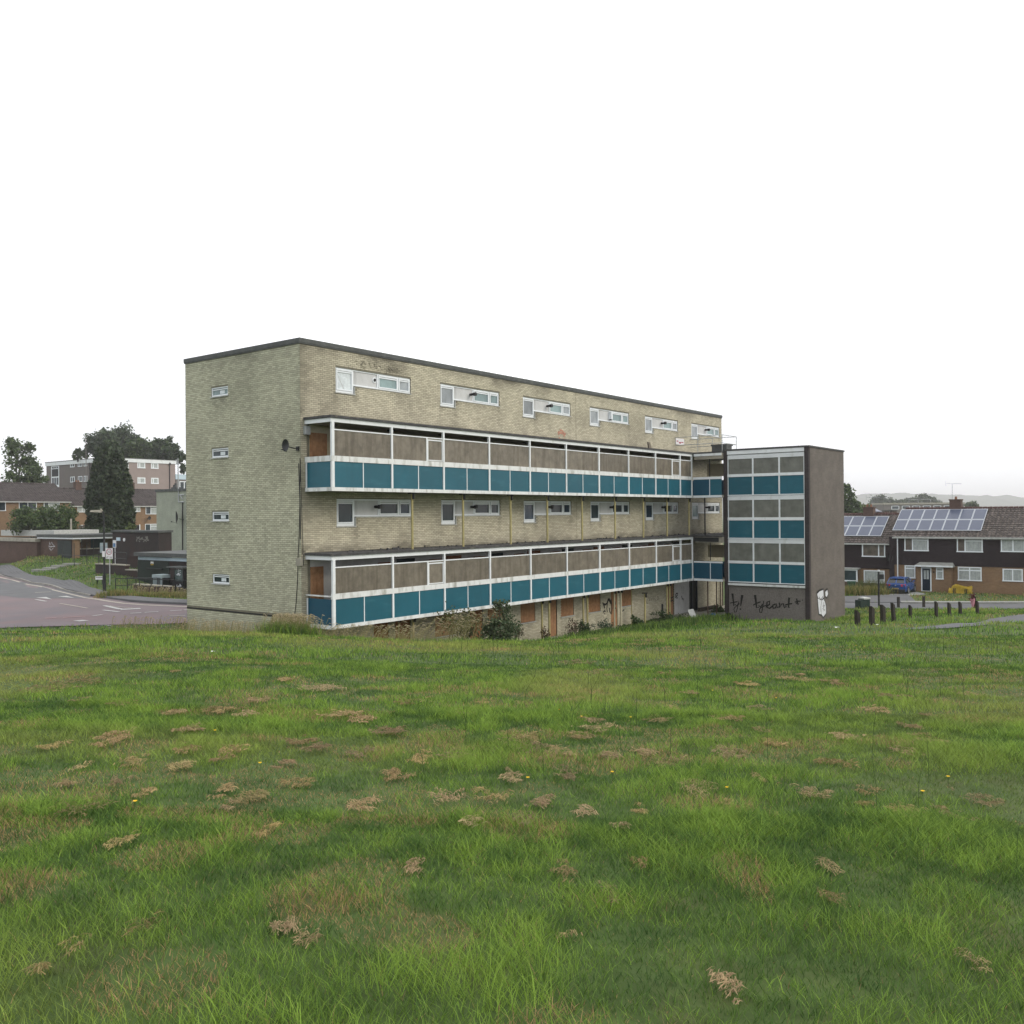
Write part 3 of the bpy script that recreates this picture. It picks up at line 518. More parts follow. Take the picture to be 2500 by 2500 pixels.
for q in (((17.2, 4.35), (17.25, 4.15)), ((17.35, 4.42), (17.6, 4.4), (17.62, 4.2)), ((17.7, 4.38), (17.75, 4.1), (17.9, 4.3)), ((17.2, 4.3), (17.9, 4.25)), ((17.3, 4.05), (17.32, 3.85)), ((17.75, 4.0), (17.78, 3.8))): b.ribbon(q, .11, FF, .012)
b.build('faded_graffiti', M['pink'], block)
# pipes on the front (ground storey, pairs)
b = MB(BO)
for x in (33.6, 34.0): b.tube([FF(x+3.0, -6.5, .1), FF(x+3.0, -4.2, .1)], .045, 8)
b.build('downpipe', M['rust'], block)
b = MB(BO); b.tube([FF(.1, -1.9, .0)]+[(-.015, .02+.01*math.sin(z*2), z) for z in np.linspace(-.9, 2.2, 7)[::-1]], .016, 5); b.tube([(-.02, .17, -1.75), (-.02, .22, -2.6), (-.02, .3, -3.3), (-.02, .5, -4.4)], .013, 5); b.tube([(-.015, .1, 2.0), (-.015, .04, .5), (-.015, .1, -.8), (-.02, .17, -1.6)], .014, 5); b.build('cable', M['black'], block)
b = MB(BO); b.slab(FG, -.1, .17, -1.9, -1.62, .0, .12); b.build('junction_box', M['conc'], block)
b = MB(BO); b.slab(FF, .14, .36, 3.1, 3.42, 0, .16); b.build('junction_box', M['galv'], block)
# soot and stains marks under the roof: moss tufts in joints
b = MB(BO)
for _ in range(60): x = random.gauss(4.1, .7); z = 6.12+random.gauss(0, .1)-(x-4)*.02; b.slab(FF, x, x+random.uniform(.03, .1), z, z+random.uniform(.015, .05), -.005, .012)
b.build('moss', M['mortar'], block, kind='stuff')

# ------------------------------------------------------------------ the two balconies
DY = 1.47; XE = 29.72; XS = .22
PX = [.30+3.09*k for k in range(10)]+[29.66]
def balcony(dz, low):
    o3 = (0, 0, ZB-dz); q = MB(o3); q.box(XS+.05, XE, -DY+.08, -.012, .93, 1.08)
    bal = q.build('balcony', M['conc'], block)
    def sub(name, mb, mm): return mb.build(name, M[mm], bal)
    FB = lambda s, z, d: (s, -DY-d, z); FS = lambda s, z, d: (XS-d, -s, z)      # front and end faces
    q = MB(o3); q.box(XS-.08, LEN-.1, -DY-.1, -.012, 3.66, 3.75); sub('roof_edge', q, 'felt')
    q = MB(o3); q.box(XS+.06, XE, -DY+.04, -.014, 3.5, 3.655); sub('ceiling', q, 'soffit')
    q = MB(o3); q.slab(FB, XS-.03, XE+.03, 3.5, 3.655, -.035, .03); q.slab(FS, .012, DY-.04, 3.5, 3.655, -.03, .03); sub('fascia', q, 'white')
    q = MB(o3); q.slab(FB, XS, XE, 2.03, 2.24, -.06, .035); q.slab(FS, .012, DY-.061, 2.03 if not low else 2.12, 2.24 if not low else 2.17, -.05, .03); sub('sill_band', q, 'wband')
    q = MB(o3); q.slab(FB, XS, XE, .92, 1.06, -.06, .035); q.slab(FS, .012, DY-.061, .92, 1.06, -.05, .03); sub('bottom_band', q, 'wband')
    q = MB(o3); q.slab(FB, PX[0], PX[-1], 3.2, 3.245, -.03, .015); sub('rail', q, 'white')
    for i, x in enumerate(PX):
        hw = .06 if i in (0, 6) else .045; q = MB(o3)
        for a, c in ((1.06, 2.03), (2.24, 3.5)): q.slab(FB, x-hw, x+hw, a, c, -.05, .045)
        sub('post', q, 'white')
    q = MB(o3); q.slab(FS, .05, .11, 1.06, 2.03, -.04, .02); sub('post', q, 'white')
    for i in range(len(PX)-1):
        a, c = PX[i]+.045, PX[i+1]-.045; m_ = (a+c)/2
        for k, (s, e) in enumerate(((a, m_-.02), (m_+.02, c)) if c-a > 2 else ((a, c),)):
            q = MB(o3); q.slab(FB, s, e, 1.06, 2.03, -.03, .0); sub('blue_panel', q, 'teal')
        if c-a > 2: q = MB(o3); q.slab(FB, m_-.02, m_+.02, 1.06, 2.03, -.03, .012); sub('joint_strip', q, 'white')
        segs = [(a, c)]
        if i in (1, 8): segs = [(a, a+1.98), (a+2.06, c)]
        for s, e in segs:
            q = MB(o3); q.slab(FB, s, e, 2.24, 3.2, -.025, -.01); sub('glazing_panel', q, 'obsc')
        if len(segs) > 1:
            q = MB(o3); s, e = segs[1]; q.slab(FB, segs[0][1], s, 2.24, 3.2, -.03, .02); q.slab(FB, s, e, 3.1, 3.15, -.012, .018); q.slab(FB, s, s+.04, 2.26, 3.1, -.012, .018); q.slab(FB, e-.05, e-.01, 2.26, 3.1, -.012, .018); q.slab(FB, s+.04, e-.05, 2.26, 2.3, -.012, .018); sub('casement', q, 'white')
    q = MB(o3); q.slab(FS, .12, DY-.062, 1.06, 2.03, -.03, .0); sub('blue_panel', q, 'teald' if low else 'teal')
    # doors and infill behind
    q = MB(o3); q.box(.42, XE, -.012, -.006, 1.08, 3.5); sub('inner_wall', q, 'wpaint' if low else 'cream')
    xs = [.43 if not low else .42]+[.9+3.09*k for k in range(1, 10)]
    for k, x in enumerate(xs):
        q = MB(o3); wd_ = .85 if k else (.85 if not low else .63); q.slab(FF, x, x+wd_, 1.08, 3.2, .012, .05); sub('boarded_door', q, 'osb' if k < 1 else 'osbd')
        if k: q = MB(o3); q.slab(FF, x+1.1, x+2.2, 2.05, 3.3, .012, .04); sub('inner_window', q, 'glassd' if k % 2 else 'osbd')
    for k in range(0, 10):
        q = MB(o3); x = 1.0+3.09*k; q.tube([(x, -.75, 3.5), (x, -.75, 3.44)], .16, 12); sub('ceiling_light', q, 'black')
    return bal
bal_u = balcony(0, False); bal_l = balcony(-5.17, True)
# torn felt and grit along the lower balcony roof
b = MB(BO)
for _ in range(150):
    x = random.uniform(.3, 36.5); y = -random.uniform(.05, 1.3); h = random.uniform(.01, .06)*(2 if random.random() < .1 else 1); s = random.uniform(.04, .22); b.hexa([(x, y, -1.42), (x+s, y+.02, -1.42), (x+s, y+.12, -1.42), (x, y+.1, -1.42), (x+.02, y+.02, -1.42+h), (x+s-.02, y+.03, -1.42+h*.6), (x+s-.02, y+.1, -1.42+h*.5), (x+.02, y+.08, -1.42+h)])
b.build('loose_felt', M['felt'], bal_l, kind='stuff')

# ------------------------------------------------------------------ stair tower with its two bridges
TX0, TX1, TY0, TY1, TT = 30.1, 36.35, -3.42, -8.72, 3.86; TZ = -6.5
tower = thing('stair_tower', 'grey brown brick stair tower with teal panels and black sprayed writing at its foot', 'stair tower', L(TX0, TY1, TZ), ANG)
TO = (TX0, TY1, TZ); FT = lambda s, z, d: (TX0-d, s, z); FR = lambda s, z, d: (s, TY1-d, z)
def tp(name, mb, mm): return mb.build(name, M[mm], tower)
q = MB(TO); q.box(TX0+.25, TX1, TY1, TY0, TZ-.9, TT-.1); tp('wall', q, 'tbrick')
q = MB(TO); q.box(TX0, TX0+.249, TY1+.002, -8.46, TZ-.6, TT-.1); q.box(TX0-.02, TX0+.249, -3.66, TY0-.002, TZ-.6, TT-.1); tp('pilaster', q, 'tpil')
q = MB(TO); q.box(TX0-.05, TX1+.05, TY1-.05, TY0+.04, TT-.099, TT); tp('roof', q, 'felt')
q = MB(TO); q.box(TX0+.1, TX0+.248, -8.458, -3.662, TZ-.6, -4.33); tp('lower_wall', q, 'aggr')
q = MB(TO); q.slab(FT, -8.459, -3.662, 3.53, 3.755, -.2, .02); tp('fascia', q, 'white')
cols = [(-8.42, -6.985), (-6.895, -5.34), (-5.25, -3.72)]
for k, zt in enumerate((3.44, .93, -1.68)):
    q = MB(TO)
    for j in range(3): q.slab(FT, -8.458, -3.664, zt-.068*j-.06, zt-.068*j, -.2, -.02)
    q.slab(FT, -8.458, -3.664, zt-.2, zt+.06, -.22, -.06); tp('louvre', q, 'white')
    g1 = zt-.2; g0 = (2.32, -.32, -2.96)[k]; b1 = (2.15, -.5, -3.12)[k]; b0 = (1.06, -1.56, -4.22)[k]
    q = MB(TO); q.slab(FT, -8.458, -3.664, b1, g0, -.2, .0); tp('sill_band', q, 'white')
    q = MB(TO); q.slab(FT, -8.458, -3.664, b0-.055, b0, -.2, .0); tp('bottom_band', q, 'white')
    for a, c in cols:
        q = MB(TO); q.slab(FT, a, c, g0, g1, -.1, -.06); tp('glazing_panel', q, 'obsg')
        q = MB(TO); q.slab(FT, a, c, b0, b1, -.1, -.04); tp('blue_panel', q, 'teal')
    for s in (-6.985, -5.34, -8.458, -3.72):
        w2 = .09 if s > -8 and s < -4 else .04; q = MB(TO)
        for e, f in ((b0, b1), (g0, g1)): q.slab(FT, s, s+w2, e, f, -.12, -.015)
        tp('mullion', q, 'white')
q = MB(TO); q.slab(FT, -8.458, -3.664, -4.46, -4.335, -.15, .03); tp('bottom_band', q, 'wband')
# bridges
BX = 29.78
for dz, low in ((0, False), (-5.17, True)):
    o3 = (TX0, TY1, TZ-dz); FBr = lambda s, z, d: (BX-d, s, z)
    q = MB(o3); q.box(BX+.05, BX+2.0, -3.44, -DY+.075, .93, 1.07); tp('bridge_floor', q, 'conc')
    q = MB(o3); q.box(BX-.04, BX+2.1, -3.43, -DY-.105, 3.66, 3.75); tp('bridge_roof', q, 'felt')
    q = MB(o3); q.box(BX+.03, BX+2.0, -3.43, -DY-.11, 3.3, 3.655); tp('bridge_beam', q, 'soffit')
    if not low: q = MB(o3); q.slab(FBr, -3.43, -DY-.11, 3.5, 3.655, -.028, .02); tp('fascia', q, 'white')
    else: q = MB(o3); q.slab(FBr, -3.2, -DY-.11, 3.36, 3.62, -.028, .02); tp('fascia', q, 'blackm')
    q = MB(o3); q.slab(FBr, -3.43, -DY-.05, 2.05, 2.2 if not low else 2.14, -.05, .02); q.slab(FBr, -3.43, -DY-.05, .92, 1.06, -.05, .02); tp('bridge_rail', q, 'white')
    for a, c in ((-2.62, -DY-.06), (-3.43, -2.66)):
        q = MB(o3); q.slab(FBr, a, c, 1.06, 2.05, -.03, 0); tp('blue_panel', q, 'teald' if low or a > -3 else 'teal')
    q = MB(o3); q.slab(FBr, -2.66, -2.62, 1.06, 2.05, -.03, .012); tp('joint_strip', q, 'white')
    q = MB(o3); q.slab(FBr, -2.665, -2.625, 2.2, 3.3, -.03, .0); tp('post', q, 'blackm')
    FB2 = lambda s, z, d: (BX+1.95-d, s, z); q = MB(o3); q.slab(FB2, -3.43, -1.55, 2.3, 3.1, -.03, 0); tp('far_panel', q, 'tan')
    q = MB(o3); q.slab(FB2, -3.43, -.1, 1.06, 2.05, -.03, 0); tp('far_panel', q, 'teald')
q = MB(TO); q.box(BX+.85, BX+1.6, -3.4, -2.4, 3.76, 4.15); q.box(BX+.8, BX+1.65, -3.45, -2.35, 4.15, 4.25); tp('roof_hatch', q, 'fasc')
for x, y in ((30.5, -2.1), (30.7, -2.6)):
    q = MB(TO); q.tube([(x, y, -6.5), (x, y, -4.25)], .04, 8); tp('bridge_prop', q, 'rust')
for x, y in ((30.4, -2.0), (31.2, -2.9)):
    q = MB(TO); q.tube([(x, y, -1.42), (x, y, .93)], .045, 8); tp('bridge_prop', q, 'blackm')
# writing: "ty!"  "tyrant *"
Zt = (1720, 1060, .24845)
tw = lambda pts: [tuple(gab(Zt[0]+x*Zt[2], Zt[1]+y*Zt[2], TX0+.1)[[1, 2]]) for x, y in pts]
b = MB(TO)
for st, wd in (([(275, 1565), (280, 1610), (290, 1690)], [.14, .1, .07]), ([(252, 1660), (290, 1652), (325, 1645)], .06), ([(300, 1672), (318, 1688), (335, 1660)], .06), ([(340, 1640), (325, 1700), (315, 1745), (297, 1750), (288, 1720), (300, 1700), (345, 1665)], .05), ([(372, 1580), (362, 1640), (356, 1690)], [.16, .11, .06]), ([(350, 1712), (356, 1725)], .1),
               ([(497, 1580), (505, 1640), (512, 1705), (535, 1700)], [.16, .12, .08, .06]), ([(478, 1680), (515, 1660), (552, 1648)], .07), ([(533, 1680), (548, 1700), (570, 1672)], .07), ([(582, 1640), (570, 1710), (562, 1755), (545, 1752), (540, 1720), (560, 1700), (610, 1680)], .06),
               ([(605, 1700), (640, 1670), (640, 1640), (615, 1650), (612, 1700), (640, 1712), (668, 1690)], .09), ([(700, 1668), (672, 1680), (675, 1712), (700, 1705), (708, 1665), (715, 1705), (735, 1695)], .09), ([(735, 1655), (742, 1705), (755, 1670), (775, 1665), (785, 1705), (805, 1690)], .09), ([(832, 1605), (828, 1660), (826, 1705), (840, 1700)], [.13, .1, .08, .06]), ([(790, 1680), (830, 1668), (862, 1665)], .08),
               ([(905, 1615), (912, 1650), (922, 1675)], .08), ([(888, 1650), (918, 1642), (945, 1640)], .07), ([(900, 1668), (925, 1635)], .06), ([(958, 1628), (968, 1632)], .06)):
    b.ribbon(tw(st), wd, FT, -.092)
tp('graffiti', b, 'spray')
# pale throw-up piece with black outline on the side wall
ts = lambda pts: [tuple(fac(Zt[0]+x*Zt[2], Zt[1]+y*Zt[2], TY1)[[0, 2]]) for x, y in pts]
shapes = [[(1105, 1570), (1130, 1545), (1165, 1530), (1170, 1600), (1150, 1625), (1115, 1610)], [(1112, 1615), (1150, 1635), (1172, 1620), (1178, 1650), (1150, 1690), (1148, 1770), (1125, 1765), (1118, 1690)], [(1150, 1690), (1180, 1640), (1192, 1690), (1192, 1760), (1165, 1795), (1150, 1770)], [(1185, 1550), (1205, 1530), (1213, 1570), (1200, 1600), (1188, 1590)]]
b = MB(TO)
for sh in shapes: P = ts(sh); b.ribbon(P+[P[0], P[1]], .24, FR, .006)
tp('graffiti_outline', b, 'spray')
b = MB(TO)
for sh in shapes: b.poly([FR(s, z, .009) for s, z in ts(sh)])
tp('graffiti', b, 'sprayw')
b = MB(TO)
for st in ([(1125, 1600), (1140, 1625), (1165, 1590)], [(1150, 1640), (1140, 1700), (1142, 1750)], [(1160, 1690), (1182, 1680), (1160, 1715), (1180, 1730)], [(1170, 1650), (1172, 1740)]): b.ribbon(ts(st), .05, FR, .012)
tp('graffiti_outline', b, 'spray')

# ------------------------------------------------------------------ things on and about the block
def prop(x, y, zb, zt, r, label, m='yellow', plate=True, group='yellow props under the upper balcony'):
    P = L(x, y, zb); t = thing('steel_prop', label, 'prop', P, ANG, group); b = MB(); b.tube([(0, 0, 0), (0, 0, zt-zb)], r, 8); b.build('pole', M[m], t)
    if plate: b = MB(); b.box(-.16, .16, -.1, .1, zt-zb, zt-zb+.05); b.box(-.03, .03, -.12, .02, zt-zb-.22, zt-zb); b.build('head_plate', M['blackm'], t)
ords = ['first', 'second', 'third', 'fourth', 'fifth', 'sixth', 'seventh', 'eighth', 'ninth', 'tenth', 'eleventh', 'twelfth', 'thirteenth']
for k, x in enumerate([4.83, 8.06, 11.49, 14.47, 17.61, 20.91, 24.05, 26.93, 29.81]):
    prop(x, -1.2, -1.42, .87, .05, f'yellow steel prop between the balconies, {ords[k]} along from the brick gable')
gp = [(5.05, -1.0, .05), (4.7, -.5, .03), (14.85, -1.0, .055), (14.3, -.95, .05), (17.95, -1.0, .05), (18.35, -1.0, .05), (24.5, -1.0, .055), (24.0, -.4, .025), (27.2, -1.0, .05), (27.55, -1.0, .05), (21.1, -1.0, .04), (21.45, -1.0, .04), (21.8, -1.0, .045)]
for k, (x, y, r) in enumerate(sorted(gp)):
    prop(x, y, -6.7, -4.24 if x != 24.5 else -4.7, r, f'yellowish pole under the lower balcony, {ords[k]} along from the brick gable', 'yellow' if not 21 < x < 22 else 'cream', True, 'poles under the lower balcony')
def dish(P, rz, r, label, pole=True):
    t = thing('satellite_dish', label, 'satellite dish', P, rz)
    b = MB(); rows = []
    for i in range(5):
        rr = r*i/4; rows.append([(rr*math.cos(a)*.86, -.28*rr*rr/r+.0, rr*math.sin(a)) for a in np.linspace(0, 2*PI, 19)])
    b.grid(rows); o = b.build('reflector', M['blackm'], t, smooth=True)
    b = MB(); b.tube([(0, .05, -r*.2), (.05, .25, -r*.35), (.05, .5, -r*.4)], .022, 6); b.box(-.02, .12, .44, .52, -r*.4-.08, -r*.4+.08); b.build('bracket', M['blackm'], t)
    b = MB(); b.tube([(0, 0, -r), (0, -r*.9, -r*.72)], .013, 5); b.box(-.03, .03, -r*1.05, -r*.85, -r*.8, -r*.64); b.build('feed_arm', M['blackm'], t)
    return t
dish(L(-.5, .18, 2.66), ANG-PI/2+.0, .24, 'dark satellite dish on a bracket at the corner of the yellow brick gable')
# guard rail beside the tower
gr = thing('guard_rail', 'thin grey metal guard rail on the balcony roof beside the stair tower', 'railing', L(30.3, -3.2, 3.76), ANG)
GO = (30.3, -3.2, 3.76)
b = MB(GO)
for z in (4.8, 4.3): b.tube([(30.3, .0, z), (30.3, -3.25, z), (32.4, -3.25, z), (32.4, .0, z)], .022, 6)
b.build('rail', M['galv'], gr)
for x, y in ((30.3, -1.6), (30.3, -3.25), (32.4, -3.25), (32.4, -1.6)): b = MB(GO); b.tube([(x, y, 3.76), (x, y, 4.8)], .022, 6); b.build('upright', M['galv'], gr)
sg = thing('notice_board', 'white notice with red print on the brick wall behind the roof guard rail', 'sign', L(30.35, -.03, 4.38), ANG)
b = MB(); b.box(0, 1.15, -.015, .0, 0, .4); b.build('board', M['signw'], sg); b = MB()
for x, z, a, c in ((.1, .18, .25, .07), (.42, .08, .3, .1), (.75, .14, .3, .06)): b.poly([(x, -.018, z), (x+a, -.018, z), (x+a, -.018, z+c), (x, -.018, z+c)])
b.build('print', M['red'], sg)
o = MB(); o.hexa([(0, 0, 0), (.3, 0, 0), (.3, .1, 0), (0, .1, 0), (-.12, .0, .42), (.1, .0, .42), (.1, .1, .42), (-.12, .1, .42)]); tag(o.build('timber_offcut', M['fencew'], at=L(25.2, -1.0, 3.755)), 'leaning dark timber offcut on the upper balcony roof', 'timber').rotation_euler = (0, 0, ANG)

# ------------------------------------------------------------------ foliage
def leaf_quads(P, size, nrm=None, asp=.55):
    n = len(P); a = rng.normal(size=(n, 3)); a /= np.linalg.norm(a, axis=1)[:, None]; t = rng.normal(size=(n, 3)); bb = np.cross(a, t); bb /= np.linalg.norm(bb, axis=1)[:, None]
    s = size*rng.uniform(.6, 1.4, n)[:, None]; v = np.stack([P-a*s, P+bb*s*asp, P+a*s, P-bb*s*asp], 1).reshape(-1, 3); return v, np.arange(4*n).reshape(n, 4)
def leaf_cols(n, cols, per=4, j=.25):
    cols = np.array(cols); i = rng.integers(0, len(cols), n); c = cols[i]*rng.uniform(1-j, 1+j, n)[:, None]; return np.repeat(c, per, 0)
def crown_points(blobs, n, clump=.28, k=26):
    vol = np.array([b[3]*b[4]*b[5] for b in blobs])**(2/3); out_ = []
    for b_, m in zip(blobs, (n*vol/vol.sum()).astype(int)):
        d = rng.normal(size=(k, 3)); d /= np.linalg.norm(d, axis=1)[:, None]; cc = d*(rng.uniform(.45, 1.0, k)[:, None]); ci = rng.integers(0, k, m); q = cc[ci]+rng.normal(size=(m, 3))*clump*rng.uniform(.5, 1, k)[ci][:, None]*.8
        out_.append(q*np.array(b_[3:6])+np.array(b_[:3]))
    return np.concatenate(out_)
def tree(name, label, blobs, base, n, size, cols, cat='tree', group=None, trunk=.25):
    t = thing(name, label, cat, base, 0, group); b0 = np.array(base)
    P = crown_points(blobs, n); v, f = leaf_quads(P, size); np_mesh('crown', v-b0, f, M['leafd'], t, col=leaf_cols(len(P), cols))
    b = MB(base); top = np.array(blobs[0][:3]); b.tube([base, (np.array(base)*.6+top*.4), top], [trunk, trunk*.75, trunk*.25], 8)
    for bl in blobs: b.tube([np.array(base)*.45+top*.55, (np.array(bl[:3])+top)/2, bl[:3]], [trunk*.5, trunk*.35, trunk*.1], 6)
    b.build('trunk', M['bark'], t); return t
def blob(px, py, Y, rx, ry, rz_=None):
    p = at(px, py, Y); s = Y/FPX; return (*p, rx*s, (rz_ or rx)*s, ry*s)
DARKG = [(.048, .080, .038), (.034, .060, .030), (.072, .105, .046), (.03, .05, .026)]; MIDG = [(.065, .105, .036), (.046, .08, .03), (.09, .13, .045), (.035, .06, .024)]; CONI = [(.030, .050, .026), (.045, .070, .034), (.062, .085, .04), (.022, .038, .02)]; LIGHTG = [(.085, .12, .035), (.07, .10, .03), (.10, .135, .04)]; GREYG = [(.075, .105, .05), (.05, .08, .04), (.105, .13, .07)]
Z7 = lambda x, y: (80+x*.207, 1020+y*.207)
def b7(x, y, Y, rx, ry): return blob(*Z7(x, y), Y, rx*.207, ry*.207)
def gb(px, Y): p = at(px, 1250, Y); return (p[0], Y, tz(p[0], Y))
tree('broadleaf_tree', 'ragged green tree behind the grey flats, just left of the dark conifer top', [b7(800, 270, 190, 150, 130), b7(720, 330, 190, 110, 90), b7(880, 330, 190, 140, 150), b7(690, 390, 190, 90, 60)], gb(250, 190), 6500, .30, DARKG)
tree('broadleaf_tree', 'tallest green tree standing behind the flat roof and dark conifer', [b7(1060, 250, 200, 180, 160), b7(950, 220, 200, 130, 110), b7(1130, 330, 200, 150, 130), b7(1050, 400, 200, 200, 110)], gb(295, 200), 9000, .32, DARKG)
tree('broadleaf_tree', 'rounded mid green tree behind the right half of the flat roof', [b7(1330, 360, 195, 140, 120), b7(1250, 400, 195, 130, 110), b7(1420, 420, 195, 110, 90)], gb(350, 195), 6000, .30, MIDG)
tree('broadleaf_tree', 'drooping green tree next to the top of the brick gable', [b7(1570, 350, 185, 140, 120), b7(1660, 430, 185, 100, 110), b7(1740, 470, 185, 60, 70), b7(1500, 440, 185, 110, 60), b7(1775, 590, 185, 40, 60)], gb(405, 185), 7000, .30, DARKG)
tree('broadleaf_tree', 'small thin tree peeping over the left of the flat roof', [b7(530, 430, 190, 50, 70), b7(620, 440, 190, 40, 40)], gb(188, 190), 900, .28, MIDG)
tree('broadleaf_tree', 'sparse tree with thin high branches at the far left edge', [b7(-190, 430, 150, 170, 190), b7(-30, 350, 150, 75, 45), b7(-60, 520, 150, 110, 60), b7(-120, 690, 150, 250, 150), b7(20, 640, 150, 100, 110)], gb(40, 150), 3800, .26, MIDG)
ct = thing('conifer', 'tall dark columnar conifer in front of the terraced houses', 'conifer tree', gb(268, 112)); cb = np.array(gb(268, 112)); n = 26000
hh = np.sqrt(rng.uniform(0, 1, n)); H = float(at(268, 1068, 112)[2]-cb[2]); prof = np.interp(1-hh, [0, .12, .45, .75, .9, 1], [1.9, 2.45, 2.5, 1.95, 1.35, .45]); az = rng.uniform(0, 2*PI, n); rr = prof*(.62+.38*rng.uniform(0, 1, n)**.5)*(1+.22*(vnoise(az*3.2, (1-hh)*16, 1)-.5)*2); hh = 1-hh
P = np.c_[np.cos(az)*rr, np.sin(az)*rr, hh*H*.97+.2+rng.normal(0, .12, n)]; v, f = leaf_quads(P, .20, asp=.6); np_mesh('crown', v, f, M['leafd'], ct, col=leaf_cols(n, CONI)); b = MB(); b.tube([(0, 0, -.3), (0, 0, H*.9)], [.3, .05], 8); b.build('trunk', M['bark'], ct)
def shrub(label, blobs, base, n, size, cols, name='shrub', cat='shrub', group=None):
    t = thing(name, label, cat, base, 0, group); P = crown_points(blobs, n, .3, 20); v, f = leaf_quads(P, size); np_mesh('foliage', v-np.array(base), f, M['leafd'], t, col=leaf_cols(len(P), cols))
    b = MB(base)
    for bl in blobs:
        for _ in range(3): b.tube([base, (np.array(base)+np.array(bl[:3]))/2+rng.normal(0, .1, 3), np.array(bl[:3])+rng.normal(0, .3, 3)*np.array(bl[3:6])], [.04, .03, .012], 5)
    b.build('stems', M['bark'], t); return t
shrub('broad dark green garden shrub in front of the leftmost house', [b7(340, 1180, 104, 150, 150), b7(130, 1230, 104, 190, 150), b7(-60, 1210, 104, 170, 150), b7(420, 1290, 104, 90, 120), b7(260, 1310, 104, 200, 90)], gb(120, 104), 13000, .15, MIDG)
shrub('light green bush beside the conifer foot', [b7(1165, 1290, 104, 45, 50)], gb(320, 104), 500, .13, LIGHTG)
shrub('dark red bush by the brown garden fence', [b7(700, 1270, 118, 40, 35)], gb(226, 118), 350, .13, [(.10, .02, .03), (.07, .02, .02)])
shrub('low dark undergrowth right of the conifer trunk', [b7(820, 1330, 108, 110, 50), b7(620, 1340, 110, 100, 40)], gb(255, 108), 900, .14, DARKG)

# ------------------------------------------------------------------ houses and flats left of the block
FN = lambda ly: (lambda s, z, d: (s, ly-d, z))          # faces towards -y (s = lx)
FW = lambda lx: (lambda s, z, d: (lx-d, s, z))          # faces towards -x (s = ly)
def win(parent, off, F, s0, s1, z0, z1, cols=(), rows=(), pane='glassd', fw=.07, name='window'):
    if s0 > s1: s0, s1 = s1, s0
    if z0 > z1: z0, z1 = z1, z0
    b = MB(off); b.slab(F, s0, s1, z1-fw, z1, -.02, .05); b.slab(F, s0-.03, s1+.03, z0, z0+fw, -.02, .08); b.slab(F, s0, s0+fw, z0+fw, z1-fw, -.02, .05); b.slab(F, s1-fw, s1, z0+fw, z1-fw, -.02, .05)
    for c in cols: x = s0+(s1-s0)*c; b.slab(F, x-fw/2, x+fw/2, z0+fw, z1-fw, -.02, .045)
    xs_ = [s0, *[s0+(s1-s0)*c for c in cols], s1]
    for (i, r) in rows: z = z0+(z1-z0)*r; b.slab(F, xs_[i]+fw/2, xs_[i+1]-fw/2, z-fw/2, z+fw/2, -.02, .04)
    w_ = b.build(name, M['upvc'], parent)
    for i in range(len(xs_)-1):
        b = MB(off); b.quad(F, xs_[i]+fw/2, xs_[i+1]-fw/2, z0+fw/2, z1-fw/2, .015); b.build('pane', M[pane if isinstance(pane, str) else pane[i]], w_)
    return w_
def roof_tiles(off, parent, e0, e1, r0, r1, m, tw=.3, rows=14, skip=None):
    """one wedge per tile between eave line e0-e1 and ridge line r0-r1 (joined: each tile is a few pixels)"""
    e0, e1, r0, r1 = map(np.array, (e0, e1, r0, r1)); nrm = np.cross(e1-e0, r0-e0); nrm = nrm/np.linalg.norm(nrm); nrm = nrm if nrm[2] > 0 else -nrm; b = MB(off); wl = np.linalg.norm(e1-e0); n = max(2, int(wl/tw))
    P = lambda s, t, h: (e0+(e1-e0)*s)*(1-t)+(r0+(r1-r0)*s)*t+nrm*h
    for i in range(rows):
        for j in range(n):
            s0, s1 = (j+.04)/n, (j+.96)/n; sm = (s0+s1)/2; t0, t1 = i/rows, (i+1.08)/rows
            if t1 > 1: t1 = 1
            b.poly([P(s0, t0, .045), P(sm, t0, .085), P(sm, t1, .035), P(s0, t1, .005)]); b.poly([P(sm, t0, .085), P(s1, t0, .045), P(s1, t1, .005), P(sm, t1, .035)]); b.poly([P(s0, t0, -.01), P(s1, t0, -.01), P(s1, t0, .045), P(sm, t0, .085), P(s0, t0, .045)])
    b.build('roof_tiles', M[m], parent, kind='stuff')
